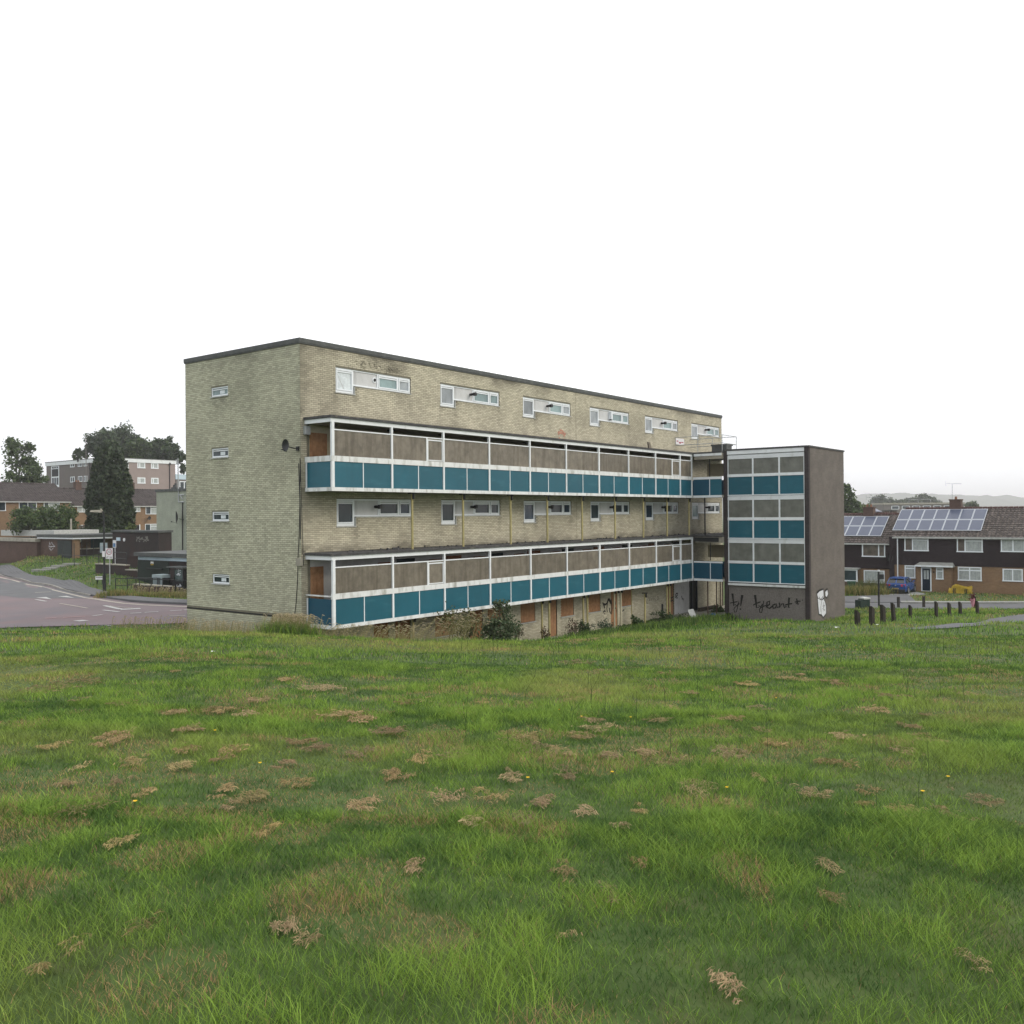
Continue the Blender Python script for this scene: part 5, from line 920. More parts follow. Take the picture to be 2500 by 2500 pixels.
for x in (-4, 9): b = MB(); b.box((x-1)*sc_, (x+1)*sc_, 0.0, .08, -.2, 18*sc_); b.build('post', M['blackm'], t)

# ------------------------------------------------------------------ houses on the right
A10 = lambda x, y: (2040+x*.19669, 1160+y*.19669)
A11 = lambda x, y: (2040+x*.19669, 1370+y*.19669)
def right_house(name_label, XM, s_left, s_right, zg, zt, ze, zr, step=0):
    """tile hung terrace house facing -x at x=XM, from y=s_left down to y=s_right"""
    h, org, mk = gable_house('terraced_house', name_label, None, 'y', XM, s_right, s_left, zg, ze, zr, 7.6, 'obrick', 'tile', 'ptile')
    b = MB(org); b.slab(FW(XM), s_right, s_left, zt, ze, .002, .05); b.build('tile_hung_wall', M['tileh'], h)
    return h, org, mk
XM = 63.3
h2, o2, mk2 = right_house('dark tile hung house with blue door and fourteen solar panels', XM, -4.45, -27, -7.05, -4.78, -2.16, .17)
h1, o1, mk1 = right_house('dark tile hung house with solar panels half hidden by the stair tower', XM+.5, -4.45+.0, -4.45+12.5, -7.5, -5.25, -2.77, -.32) if False else right_house('dark tile hung house with solar panels half hidden by the stair tower', XM+.6, 8.5, -4.3, -7.5, -5.25, -2.77, -.32)
def gw(h, org, pts0, pts1, XP, zf, **k):
    p, q = gab(*zf(*pts0), XP), gab(*zf(*pts1), XP); return win(h, org, FW(XP), p[1], q[1], p[2], q[2], **k)
XW = XM-.05
gw(h2, o2, (855, 770), (1155, 945), XW, A10, cols=(.66,), rows=[(0, .8)], pane=['curtain', 'roomglass'], fw=.09); gw(h2, o2, (1505, 775), (1828, 960), XW, A10, cols=(.68,), rows=[(0, .78)], pane=['curtain', 'roomglass'], fw=.09)
gw(h2, o2, (858, 50), (993, 215), XM, A11, rows=[(0, .76)], pane='curtain', fw=.09); gw(h2, o2, (1518, 68), (1815, 250), XM, A11, cols=(.5,), rows=[(0, .74), (1, .74)], pane='curtain', fw=.09)
win(h2, o2, FW(XM), -14.6, -13.1, -5.95, -4.9, (.5,), (), 'curtain', .09); win(h2, o2, FW(XW), -14.8, -13, -3.5, -2.4, (.5,), (), 'curtain', .09)
for y_ in (-19.6, -24.5): win(h2, o2, FW(XW), y_-1.8, y_, -3.5, -2.4, (.4,), (), 'curtain', .09); win(h2, o2, FW(XM), y_-1.6, y_, -5.95, -4.9, (.5,), (), 'curtain', .09)
# porch
XP = XM-.65; pl, pr = gab(*A11(1005, 370), XP)[1], gab(*A11(1440, 370), XP)[1]
b = MB(o2); b.slab(FW(XP), pr, pl, -7.2, -4.84, -.6, 0); b.build('porch', M['obrick'], h2)
ca, cb_ = gab(*A11(985, 45), XP-.25)[1], gab(*A11(1460, 45), XP-.25)[1]
b = MB(o2); b.hexa([FW(XM)(cb_, -4.84, 1.0), FW(XM)(ca, -4.84, 1.0), FW(XM)(ca, -4.84, .06), FW(XM)(cb_, -4.84, .06), FW(XM)(cb_, -4.74, 1.0), FW(XM)(ca, -4.74, 1.0), FW(XM)(ca-.2, -4.5, .06), FW(XM)(cb_+.2, -4.5, .06)]); c_ = b.build('porch_roof', M['slab'], h2)
b = MB(o2); b.slab(FW(XM), cb_, ca, -4.86, -4.73, 1.001, 1.04); b.build('porch_fascia', M['white'], c_)
d0, d1 = gab(*A11(1062, 75), XP), gab(*A11(1192, 372), XP); dz0 = -7.0
b = MB(o2); b.slab(FW(XP), d1[1], d0[1], dz0, d0[2], 0, .03); dr = b.build('door_frame', M['upvc'], h2)
b = MB(o2); b.slab(FW(XP), d1[1]+.1, d0[1]-.1, dz0+.06, d0[2]-.1, .031, .05); b.build('front_door', M['navy'], h2)
w_ = d0[1]-d1[1]
for k in (0, 1): b = MB(o2); s = d1[1]+.2+k*(w_-.4)*.54; b.slab(FW(XP), s, s+(w_-.4)*.42, dz0+1.05, d0[2]-.25, .051, .056); b.build('door_glass', M['curtain'], h2)
gw(h2, o2, (1248, 80), (1340, 228), XP, A11, rows=[(0, .7)], pane='curtain', fw=.08)
b = MB(o2); p = gab(*A11(1220, 135), XP); b.tube([FW(XP)(p[1], p[2], 0), FW(XP)(p[1], p[2], .1)], .07, 8); b.build('porch_lamp', M['black'], h2)
b = MB(o2); b.tube([FW(XM)(-4.75, -2.3, .12), FW(XM)(-4.75, -7.0, .12)], .05, 8); b.build('downpipe', M['white'], h2)
b = MB(o2); b.slab(FW(XM), -27, -4.45, -2.42, -2.28, .2, .34); b.build('fascia', M['sill'], h2)
# house 1 windows, bay
X1 = XM+.6
gw(h1, o1, (328, 830), (618, 1018), X1-.05, A10, cols=(.28,), pane=['roomglass', 'roomglass'], fw=.1); gw(h1, o1, (350, 110), (610, 278), X1, A11, cols=(.3,), pane=['curtain', 'curtain'], fw=.09)
br, bl_ = gab(*A11(270, 95), X1-.6), 1.6
b = MB(o1); b.slab(FW(X1), br[1], 2.4, -7.6, -6.45, .0, .6); by = b.build('bay', M['bbrick'], h1); b = MB(o1); b.slab(FW(X1), br[1]-.1, 2.5, -5.33, -5.2, .0, .72); b.build('bay_roof', M['sill'], by)
win(h1, o1, FW(X1-.55), br[1], 2.4, -6.45, -5.33, (.35, .7), (), 'glassd', .12)
b = MB(o1); b.slab(FW(X1), 2.4, 8, -2.95, -2.8, .2, .34); b.build('fascia', M['sill'], h1)
p = gab(*A10(685, 1025), X1-.5); dish(L(*p), ANG-PI/2-.5, .35, 'grey satellite dish on the dark tile hung wall near the white downpipe')
b = MB(o2); b.slab(FW(XM), -4.45, -4.02, -7.3, -2.3, -.3, .045); b.build('side_pier', M['tileh'], h2)
chimney(h2, o2, mk2, -8.75, 3.8, -.2, 1.0, .95, 'bbrick', 1); chimney(h1, o1, mk1, -1.0, 3.8, -.6, .4, .95, 'bbrick', 2)
def aerial(h, org, mk, s, t, z0, z1, ln, par):
    b = MB(org); b.tube([mk(s, t, z0), mk(s, t, z1)], .02, 5); b.tube([mk(s+ln*.65, t, z1), mk(s-ln, t, z1-.05)], .014, 5)
    for k in range(9): y = s+ln*.6-k*ln*.19; b.tube([mk(y, t-.14, z1-.01), mk(y, t+.14, z1-.01)], .009, 4)
    b.tube([mk(s+ln*.7, t, z1-.25), mk(s+ln*.7, t, z1+.22)], .012, 4); b.build('aerial', M['galv'], h)
aerial(h2, o2, mk2, -8.45, 3.8, .9, 2.42, .75, None); aerial(h1, o1, mk1, -1.25, 3.8, .3, 1.32, .75, None)
# solar panels, each a part
def roof_plane(XF, ze, zr): ov = .25; dep2 = 3.8; n_ = np.array([-(zr-ze)/dep2, 0, 1.]); return np.array([XF, 0, ze]), n_/np.linalg.norm(n_)
def roof_hit(px, py, pl):
    p0, n_ = pl; r = ray(px, py); rl = np.array([r@U, r@V, r[2]]); ol = loc(np.zeros(3)); return ol+rl*(((p0-ol)@n_)/(rl@n_))
def panels(h, org, pl, tl, tr, bl, br, nc):
    P = [roof_hit(*q, pl) for q in (tl, tr, bl, br)]; n_ = pl[1]; tz_ = (P[0][2]+P[1][2])/2; bz_ = (P[2][2]+P[3][2])/2; yl = (P[0][1]+P[2][1])/2; yr = (P[1][1]+P[3][1])/2
    X = lambda z: pl[0][0]+(z-pl[0][2])*(-n_[2]/n_[0]); Q = lambda s, t, hh: np.array([X(tz_+(bz_-tz_)*t), yl+(yr-yl)*s, tz_+(bz_-tz_)*t])+n_*(hh+.10)
    for i in range(nc):
        for j in range(2):
            s0, s1, t0, t1 = (i+.008)/nc, (i+.992)/nc, (j+.01)/2, (j+.99)/2; b = MB(org); b.hexa([Q(s0, t1, 0), Q(s1, t1, 0), Q(s1, t0, 0), Q(s0, t0, 0), Q(s0, t1, .04), Q(s1, t1, .04), Q(s1, t0, .04), Q(s0, t0, .04)]); o = b.build('solar_panel', M['alu'], h)
            b = MB(org); e = .030/nc*1.6; f = .02; b.poly([Q(s0+e, t1-f, .043), Q(s1-e, t1-f, .043), Q(s1-e, t0+f, .043), Q(s0+e, t0+f, .043)]); b.build('cells', M['solar'], o)
panels(h2, o2, roof_plane(XM, -2.16, .17), A10(815, 440), A10(1890, 435), A10(710, 700), A10(1815, 705), 7)
panels(h1, o1, roof_plane(XM+.6, -2.77, -.32), A10(-72, 525), A10(668, 525), A10(-170, 768), A10(572, 768), 5)

# ------------------------------------------------------------------ beyond the houses
fy = 300.; fp = at(2158, 1228, fy); fo3 = loc(fp); rt = loc(at(2345, 1228, fy)); ff_ = thing('flats', 'long pale flat roofed building on the skyline behind the solar roofs', 'building', (*fp[:2], -9)); z_t, z_b = fp[2], -9
b = MB(); b.box(0, 26, 0, 10, 0, z_t-z_b-.55); b.build('wall', M['grey_shade_r'], ff_); b = MB(); b.box(-.2, 26.2, -.3, 10, z_t-z_b-.549, z_t-z_b); b.build('roof_band', M['conc'], ff_)
for k in range(7): b = MB(); b.box(2.4+k*3.4, 4.9+k*3.4, -.08, 0, z_t-z_b-2.1, z_t-z_b-.95); o = b.build('window', M['upvc'], ff_); b = MB(); b.box(2.6+k*3.4, 4.7+k*3.4, -.1, -.081, z_t-z_b-1.95, z_t-z_b-1.1); b.build('pane', M['glassd'], o)
b = MB()
for x0 in (9, 13): b.tube([(x0, 2, z_t-z_b), (x0, 2, z_t-z_b+1.1), (x0+3, 2, z_t-z_b+1.1), (x0+3, 2, z_t-z_b)], .06, 5)
b.build('roof_rail', M['galv'], ff_)
hp_ = at(2093, 1252, 170); fh = thing('house', 'distant house roof with pale solar panels behind the nearer chimney', 'house', (hp_[0], hp_[1], -9)); zt2 = at(2095, 1239.5, 170)[2]+9; ze2 = at(2095, 1252, 170)[2]+9
b = MB(); b.box(-1, 5, 1, 6, 0, ze2); b.build('wall', M['bbrick'], fh); b = MB(); b.poly([(-1.2, .8, ze2), (5.3, .8, ze2), (4.6, 3.6, zt2), (-.6, 3.6, zt2)]); b.poly([(-1.2, 6.4, ze2), (5.3, 6.4, ze2), (4.6, 3.6, zt2), (-.6, 3.6, zt2)]); b.build('roof', M['tilel'], fh); b = MB(); b.poly([(.1, .85, ze2+.2), (4.9, .85, ze2+.2), (4.3, 3.4, zt2+.04), (.2, 3.4, zt2+.04)]); b.build('solar_panel', M['solar'], fh)
for k, px in enumerate((2163, 2181)):
    hp_ = at(px, 1250, 150); t = thing('chimney_stack', ['brown chimney stack left of the pair beyond the solar roof', 'brown chimney stack right of the pair beyond the solar roof'][k], 'chimney', (hp_[0], 150, -7.5), 0, 'chimney stacks beyond the solar roofs'); b = MB(); zz = at(px, 1245.5, 150)[2]+7.5; b.box(-.4, .4, -.4, .4, 0, zz-.15); b.build('stack', M['bbrick'], t); b = MB(); b.box(-.47, .47, -.47, .47, zz-.149, zz); b.build('cap', M['fasc'], t)
def rtree(label, bl, Y, n, size, cols, base_px): return tree('broadleaf_tree', label, [blob(*q[:2], Y, *q[2:]) for q in bl], (at(base_px, 1250, Y)[0], Y, tz(at(base_px, 1250, Y)[0], Y)), n, size, cols)
rtree('green tree with wispy top rising right behind the stair tower', [(2062, 1225, 22, 38), (2078, 1240, 22, 22), (2066, 1192, 10, 12), (2085, 1255, 30, 18), (2062, 1262, 40, 18), (2098, 1248, 14, 10)], 150, 5000, .26, MIDG, 2066)
rtree('pale green tree to the left of the brown chimney', [(2112, 1240, 14, 10), (2104, 1246, 16, 9)], 200, 900, .3, LIGHTG, 2110)
rtree('dark dome shaped tree on the skyline', [(2155, 1236, 31, 27), (2136, 1243, 18, 18), (2172, 1241, 20, 18)], 520, 9000, .8, DARKG, 2155)
rtree('low broad dark trees on the skyline behind the long flat roof', [(2252, 1223, 34, 13), (2215, 1228, 26, 10), (2195, 1231, 20, 10), (2270, 1227, 14, 12)], 520, 7000, .8, DARKG, 2240)
rtree('small green tree on the skyline right of the tall chimney', [(2372, 1233, 12, 9), (2362, 1236, 8, 7), (2384, 1238, 7, 6)], 330, 800, .5, MIDG, 2372)
# wooded hills: terrain with a bumpy tree line
def hills(x0, x1, Y, base, top, seed, amp):
    xs = np.linspace(x0, x1, 420); hh = top+amp*((vnoise(xs, xs*0+seed, 420)-.5)*2+.42*(vnoise(xs, xs*0+seed+9, 70)-.5)*2+.34*(vnoise(xs, xs*0+seed+21, 22)-.5)*2)
    b = MB(); b.grid([[(x, Y+dy, base+(h_-base)*f_) for x, h_ in zip(xs, hh)] for dy, f_ in ((-700, 0), (-350, .45), (-100, .86), (0, 1), (400, .8), (900, 0))]); b.build('hills', M['hillm'], smooth=False, kind='structure')
hills(-300, 2600, 3000, -60, 46, 3, 9); hills(-2600, -700, 3000, -60, 20, 5, 8)

# ------------------------------------------------------------------ street furniture on the right
boll = [(275, 800, 640), (450, 800, 590), (590, 778, 572), (725, 752, 540), (930, 705, 570), (1250, 695, 525), (1412, 680, 537), (1552, 665, 527), (1765, 665, 515), (780, 580, 465), (1095, 575, 455), (1722, 590, 462)]
bl_lab = ['shortest dark timber bollard, leaning, nearest the stair tower', 'second dark timber bollard from the stair tower, tall with slanted top', 'third dark timber bollard from the stair tower in the grass', 'fourth dark timber bollard from the stair tower, tilted to the left', 'fifth dark timber bollard in the row, alone in the middle of the grass', 'sixth dark timber bollard along the footpath row', 'seventh dark timber bollard along the footpath row', 'eighth dark timber bollard along the footpath row, with pointed top', 'ninth dark timber bollard, leaning, at the right end of the row', 'dark timber bollard at the road edge in front of the blue car', 'dark timber bollard at the road edge in front of the blue door', 'dark timber bollard behind the pink bouquet at the right edge']
for k, (x, yb, yt) in enumerate(boll):
    p = hit(*A11(x, yb), 20, 100); hgt = (yb-yt)*.19669*p[1]/FPX+.12; t = thing('timber_bollard', bl_lab[k], 'bollard', (p[0], p[1], tz(p[0], p[1])), .5 if k < 9 else .1, 'dark timber bollards along the grass'); w2 = .078*(1.12 if k < 4 else .95); tilt = [-.05, 0, -.02, -.09, -.03, 0, -.02, -.06, -.08, 0, 0, .02][k]
    b = MB(); b.hexa([(-w2, -w2, -.2), (w2, -w2, -.2), (w2, w2, -.2), (-w2, w2, -.2), (-w2+tilt*hgt, -w2, hgt), (w2+tilt*hgt, -w2, hgt-(.13 if k < 9 else .0)), (w2+tilt*hgt, w2, hgt-(.13 if k < 9 else 0)), (-w2+tilt*hgt, w2, hgt)]); b.build('post', M['wood'], t)
    if k < 9: continue
    b = MB(); b.box(-w2-.005, w2+.005, -w2-.005, w2+.005, hgt-.2, hgt-.15); b.build('band', M['blackm'], t)
# bouquet tied to the bollard
p = hit(*A11(1712, 590), 20, 100); s_ = p[1]/FPX*.0518*100/100; t = thing('bouquet', 'pink wrapped bouquet with dark red leaves tied by the bollard at the right edge', 'flowers', (p[0]-.12, p[1]-.15, tz(p[0], p[1])+.12)); b = MB(); b.tube([(0, 0, .0), (-.02, -.02, .3), (-.06, -.05, .62)], [.05, .12, .17], 9, False); b.build('wrap', M['pinkw'], t)
P = rng.normal(size=(120, 3))*[.12, .08, .14]+[.0, .0, .68]; v, f = leaf_quads(P, .06); np_mesh('flowers', v, f, M['maroon'], t); P = rng.normal(size=(60, 3))*[.04, .05, .2]+[.14, 0, .25]; v, f = leaf_quads(P, .07); np_mesh('ribbon', v, f, M['maroon'], t)
# cabinet
p0 = hit(*A11(335, 590), 20, 100); s_ = p0[1]/FPX*.19669; t = thing('utility_cabinet', 'dark green utility cabinet with pale lid on the grass right of the stair tower', 'cabinet', (p0[0], p0[1], tz(p0[0], p0[1])), .35); W2 = 70*s_; Hc = 140*s_
b = MB(); b.box(-W2*.3, W2, -.3, .3, -.2, Hc-.12); b.build('tall_box', M['cabg'], t); b = MB(); b.box(-W2*.3-.02, W2+.02, -.32, .32, Hc-.119, Hc); b.build('lid', M['cabtop'], t); b = MB(); b.box(-W2*1.05, -W2*.3-.004, -.3, .28, -.2, Hc-.18); b.build('low_box', M['cabg'], t)
b = MB(); b.box(W2*.32, W2*.34, -.312, -.3, 0, Hc-.2); b.build('door_gap', M['black'], t)
p0 = hit(*A11(538, 585), 20, 100); s_ = p0[1]/FPX*.19669; t = thing('sign_post', 'thin black post with small dark sign box in front of the house windows', 'post', (p0[0], p0[1], tz(p0[0], p0[1]))); Hp = (585-130)*s_; b = MB(); b.tube([(0, 0, -.2), (0, 0, Hp)], .07, 8); b.build('pole', M['blackm'], t); b = MB(); b.box(-.06, .36, -.06, .06, Hp-.55, Hp-.2); b.build('sign_box', M['blackm'], t); b = MB(); b.tube([(0, 0, Hp), (0, 0, Hp+.12)], .08, 8); b.build('cap', M['white'], t)
# wheelie bin
pb = gab(*A11(200, 340), X1-1.6); t = thing('wheelie_bin', 'green wheelie bin below the bay window beside the stair tower', 'bin', L(pb[0], pb[1], -7.4), ANG+.2); b = MB(); b.hexa([(-.22, -.25, .1), (.22, -.25, .1), (.22, .25, .1), (-.22, .25, .1), (-.3, -.35, .98), (.3, -.35, .98), (.3, .35, .98), (-.3, .35, .98)]); b.build('body', M['bing'], t); b = MB(); b.hexa([(-.36, -.38, .981), (.34, -.38, .981), (.34, .38, .981), (-.36, .38, .981), (-.3, -.34, 1.08), (.3, -.34, 1.05), (.3, .34, 1.05), (-.3, .34, 1.08)]); b.build('lid', M['bing'], t); b = MB(); b.tube([(.25, -.3, .1), (.25, .3, .1)], .1, 10); b.build('wheels', M['tyre'], t)
# yellow bag
q0, q1 = gab(*A11(1405, 280), XM-1.3), gab(*A11(1705, 375), XM-1.3); yb0, yb1 = q1[1], q0[1]; t = thing('builders_bag', 'slumped yellow builders bag with dark straps under the ground floor window', 'bag', L(XM-1.3, yb0, -7.05), ANG); rows = []; ln = yb1-yb0
for zf in (0, .3, .6, .85, 1.0):
    r_ = []
    for a in np.linspace(0, 2*PI, 33):
        cx_, sy_ = math.cos(a), math.sin(a); ex = abs(cx_)**.5*math.copysign(1, cx_); ey = abs(sy_)**.5*math.copysign(1, sy_); g = 1-.10*zf+.06*math.sin(3*a+zf*4); zz = zf*(.55+.16*math.sin(2.2*a+1)+.10*math.sin(5*a)); r_.append((ex*.45*g, ln/2+ey*ln/2*g*(1+.03*zf), zz))
    rows.append(r_)
rows.append([(0+.2*math.cos(a), ln/2+ln*.35*math.sin(a), .32) for a in np.linspace(0, 2*PI, 33)])
b = MB(); b.grid(rows); b.build('sack', M['ybag'], t, smooth=True)
for s in (.2, .27, .68, .75): b = MB(); b.ribbon([(ln*s, .04), (ln*s+.02, .3), (ln*s-.01, .5)], .07, lambda s_, z, d: (-.47-d, s_, z), .0); b.build('strap', M['black'], t)
# blue hatchback, rear towards us
def car(P, rz):
    t = thing('parked_car', 'blue hatchback parked on the drive with its rear towards the road', 'car', P, rz); t.scale = (.95, .95, .93)
    # stations along y (front +): (y, half width, z bottom, z belt)
    W_ = .89; prof_low = [(-2.1, .72, .30, .60), (-2.12, .80, .28, .86), (-1.95, .87, .24, .95), (-1.2, .90, .22, .97), (0, .90, .22, .96), (1.1, .89, .22, .93), (1.75, .85, .24, .80), (2.1, .72, .28, .62)]
    b = MB(); rows = []
    for y, hw, z0, z1 in prof_low: rows.append([(-hw*.93, y, z0), (-hw, y, z0+.16), (-hw*1.0, y, (z0+z1)/2+.08), (-hw*.93, y, z1), (0, y, z1+.03), (hw*.93, y, z1), (hw, y, (z0+z1)/2+.08), (hw, y, z0+.16), (hw*.93, y, z0)])
    b.grid(rows); b.poly(rows[0]); b.poly(rows[-1][::-1]); b.build('body', M['carblue'], t, smooth=False)
    b = MB(); cab = [(-1.98, .80, .95), (-1.62, .66, 1.38), (-1.3, .64, 1.45), (-.3, .64, 1.47), (.35, .62, 1.40), (1.15, .76, .93)]
    rows = [[(-hw-(.0), y, z), (0, y, z+.035), (hw, y, z)] for y, hw, z in cab]; b.grid(rows)
    for s in (-1, 1): b.poly([(s*.83, -1.98, .93)]+[(s*hw, y, z) for y, hw, z in cab]+[(s*.83, 1.15, .92)])
    b.poly([(-.83, -1.98, .93), (-.8, -1.98, .95), (.8, -1.98, .95), (.83, -1.98, .93)]); b.build('roof', M['carblue'], t)
    b = MB(); b.poly([(-.70, -1.965, 1.0), (.70, -1.965, 1.0), (.60, -1.66, 1.365), (-.60, -1.66, 1.365)]); b.build('rear_window', M['cardark'], t)
    b = MB(); b.hexa([(-.6, -1.78, 1.40), (.6, -1.78, 1.40), (.6, -1.5, 1.43), (-.6, -1.5, 1.43), (-.6, -1.76, 1.44), (.6, -1.76, 1.44), (.6, -1.5, 1.47), (-.6, -1.5, 1.47)]); b.build('spoiler', M['carblue'], t)
    for s in (-1, 1):
        b = MB(); b.poly([(s*.835, -1.55, 1.0), (s*.675, -1.42, 1.36), (s*.66, -.35, 1.39), (s*.83, -.35, .99)]); b.poly([(s*.83, -.28, .99), (s*.66, -.28, 1.39), (s*.645, .32, 1.34), (s*.815, .95, .98)]); b.build('side_window', M['cardark'], t)
        b = MB(); b.hexa([(s*.46, -2.16, .72), (s*.82, -2.06, .72), (s*.80, -2.0, .72), (s*.46, -2.08, .72), (s*.44, -2.15, .90), (s*.84, -2.04, .91), (s*.80, -1.95, .91), (s*.44, -2.05, .90)]); b.build('tail_light', M['redl'], t)
        for y in (-1.28, 1.3):
            b = MB(); b.tube([(s*.68, y, .32), (s*.91, y, .32)], .32, 18); wh = b.build('wheel', M['tyre'], t); b = MB(); b.tube([(s*.90, y, .32), (s*.922, y, .32)], .22, 14); b.build('rim', M['alloy'], wh)
            b = MB(); b.tube([(s*.60, y, .34), (s*.906, y, .34)], .38, 18); b.build('wheel_arch', M['bumper'], t)
        b = MB(); b.hexa([(s*.86, .62, .98), (s*1.04, .60, 1.0), (s*1.04, .72, 1.0), (s*.86, .74, .98), (s*.86, .62, 1.1), (s*1.04, .60, 1.12), (s*1.04, .7, 1.12), (s*.86, .72, 1.1)]); b.build('wing_mirror', M['carblue'], t)
    b = MB(); b.hexa([(-.80, -2.17, .24), (.80, -2.17, .24), (.80, -2.0, .22), (-.80, -2.0, .22), (-.82, -2.16, .46), (.82, -2.16, .46), (.82, -2.0, .46), (-.82, -2.0, .46)]); b.build('bumper', M['bumper'], t)
    b = MB(); b.box(-.26, .26, -2.19, -2.172, .47, .58); pl_ = b.build('number_plate', M['plate'], t); b = MB()
    for k in range(7): b.box(-.22+k*.065, -.18+k*.065, -2.194, -2.191, .495, .555)
    b.build('lettering', M['ink'], pl_)
    b = MB(); b.tube([(0, -2.125, .80), (0, -2.15, .80)], .055, 12); b.build('badge', M['alloy'], t)
    return t
pc = zpl(*A11(765, 415), -7.02); car((pc[0]+1.0, pc[1]+1.6, tz(pc[0]+1.0, pc[1]+1.6)+.04), -math.radians(35))

# ------------------------------------------------------------------ grass, straw, weeds
def poly_mask(X, Y, pl):
    pl = np.array([p[:2] for p in pl]); ins = np.zeros(X.shape, bool); j = len(pl)-1
    for i in range(len(pl)):
        c = (pl[i, 1] > Y) != (pl[j, 1] > Y)
        with np.errstate(divide='ignore', invalid='ignore'): xx = (pl[j, 0]-pl[i, 0])*(Y-pl[i, 1])/(pl[j, 1]-pl[i, 1])+pl[i, 0]
        ins ^= c & (X < xx); j = i
    return ins
hard = [[*pav_b, *near_e[::-1]], [*r_far, *r_near[::-1]], [*r_pb, rz_(2240, 1471.5), rz_(1950, 1471)], [rz_(2150, 1447), rz_(2240, 1446), rz_(2262, 1453), rz_(2190, 1457), rz_(2150, 1456)],
        [L(-.05, -.05, 0), L(LEN+.1, -.05, 0), L(LEN+.1, DEP, 0), L(-.05, DEP, 0)], [L(TX0-.1, TY0, 0), L(TX1, TY0, 0), L(TX1, TY1-.05, 0), L(TX0-.1, TY1-.05, 0)], [L(28, -3.4, 0), L(38, -3.4, 0), L(38, 0, 0), L(28, 0, 0)],
        [pth(2215, 1536), pth(2300, 1528), pth(2414, 1514), pth(2520, 1500), pth(2520, 1512), pth(2414, 1524), pth(2310, 1535)],
        [L(62.6, -27, 0), L(62.6, 9, 0), L(72, 9, 0), L(72, -27, 0)], [L(HX-.2, 27, 0), L(HX-.2, 39.3, 0), L(HX+7, 39.3, 0), L(HX+7, 27, 0)], [L(GX-.1, GY-.4, 0), L(GX-.1, 84, 0), L(GX+8, 84, 0), L(GX+8, GY-.4, 0)], [L(SX, 41.9, 0), L(SX, 49.3, 0), L(SX+7, 49.3, 0), L(SX+7, 41.9, 0)]]
def keep(X, Y):
    m = np.ones(X.shape, bool)
    for h_ in hard: m &= ~poly_mask(X, Y, h_)
    return m
BR = np.array([.225, .345, .056]); MD = np.array([.128, .225, .040]); DK = np.array([.040, .088, .027]); YL = np.array([.32, .325, .10]); ST = np.array([.38, .26, .13])
def blades(P, h, w, lean, col, bend=.5):
    n = len(P); az = rng.uniform(0, 2*PI, n); la = az+rng.normal(0, .8, n)+PI/2; s = np.c_[np.cos(az), np.sin(az), np.zeros(n)]*w[:, None]/2; l = np.c_[np.cos(la), np.sin(la), np.zeros(n)]*(h*lean)[:, None]; up = np.c_[np.zeros((n, 2)), h]
    a = P-s; b_ = P+s; m = P+up*.55+l*.35; t = P+up+l; v = np.stack([a, b_, m+s*.8, m-s*.8, t], 1).reshape(-1, 3); i = np.arange(n)[:, None]*5
    f = np.concatenate([i+[0, 1, 2], i+[0, 2, 3], i+[3, 2, 4]], 0); return v, f, np.repeat(col, 5, 0)
GV, GF, GC = [], [], []; goff = 0
def add_blades(n, y0, y1, xk, h0, w0, lean=.6, xr=None, tint=None, dry=0.):
    global goff
    Y = np.sqrt(rng.uniform(y0*y0, y1*y1, n)) if xr is None else rng.uniform(y0, y1, n)
    X = (rng.uniform(-1, 1, n)*(xk*Y+3.2)) if xr is None else rng.uniform(xr[0], xr[1], n)
    k = keep(X, Y) if y1 > 22 else np.ones(n, bool); X, Y = X[k], Y[k]; n = len(X); Z = terr(X, Y)-.01+np.clip((90-np.hypot(X, Y))/60, 0, 1)*.05*(vnoise(X, Y, 2.2)-.5)*2
    a = vnoise(X, Y, 1.5); b_ = vnoise(X+31, Y+7, .45); c = vnoise(X-15, Y+50, 5.5); d = vnoise(X+77, Y-20, .9); tuft = np.clip((.5*a+.5*b_-.42)*3.4, 0, 1)
    e_ = vnoise(X+3, Y+41, .17); t = np.clip(.30*a+.50*b_+.16*c+.50*(e_-.5)+.05+rng.normal(0, .16, n), 0, 1)[:, None]; col = DK*(1-t)+MD*t; t2 = np.clip((t-.45)*2.2, 0, 1); col = col*(1-t2)+BR*t2
    yl = np.clip((vnoise(X+5, Y+90, 3.0)-.56)*3, 0, 1)[:, None]*.65; col = col*(1-yl)+YL*yl
    st = ((vnoise(X+200, Y*1.0+9, .55)*.6+vnoise(X+11, Y+300, 2.6)*.4) > .62-dry) & (rng.uniform(0, 1, n) < .62); st |= rng.uniform(0, 1, n) < .035+dry*.5; col[st] = ST*rng.uniform(.7, 1.15, st.sum())[:, None]
    if tint is not None: col = col*np.array(tint)
    col = col*rng.uniform(.65, 1.3, n)[:, None]; h = h0*(.6+.95*tuft+.35*c)*rng.uniform(.6, 1.35, n); h[st] *= .55
    v, f, cc = blades(np.c_[X, Y, Z], h, w0*rng.uniform(.7, 1.3, n)*np.maximum(Y, 4)/np.maximum((y0+y1)/2, 4), lean, col); GV.append(v); GF.append(f+goff); GC.append(cc); goff += len(v)
add_blades(230000, 1.8, 6.5, .60, .058, .0034, .9)
add_blades(265000, 6.0, 12, .60, .056, .0058, .85)
add_blades(215000, 11.5, 20, .60, .06, .0098, .75)
add_blades(120000, 19.5, 33, .60, .075, .019, .55)
add_blades(52000, 32, 58, .62, .12, .034, .5, tint=(.95, 1, 1))
add_blades(14000, 55, 67, .6, .14, .045, .5, xr=(17, 42), dry=.03)
add_blades(9000, 66, 84, .6, .16, .055, .5, xr=(21, 50), dry=.34)
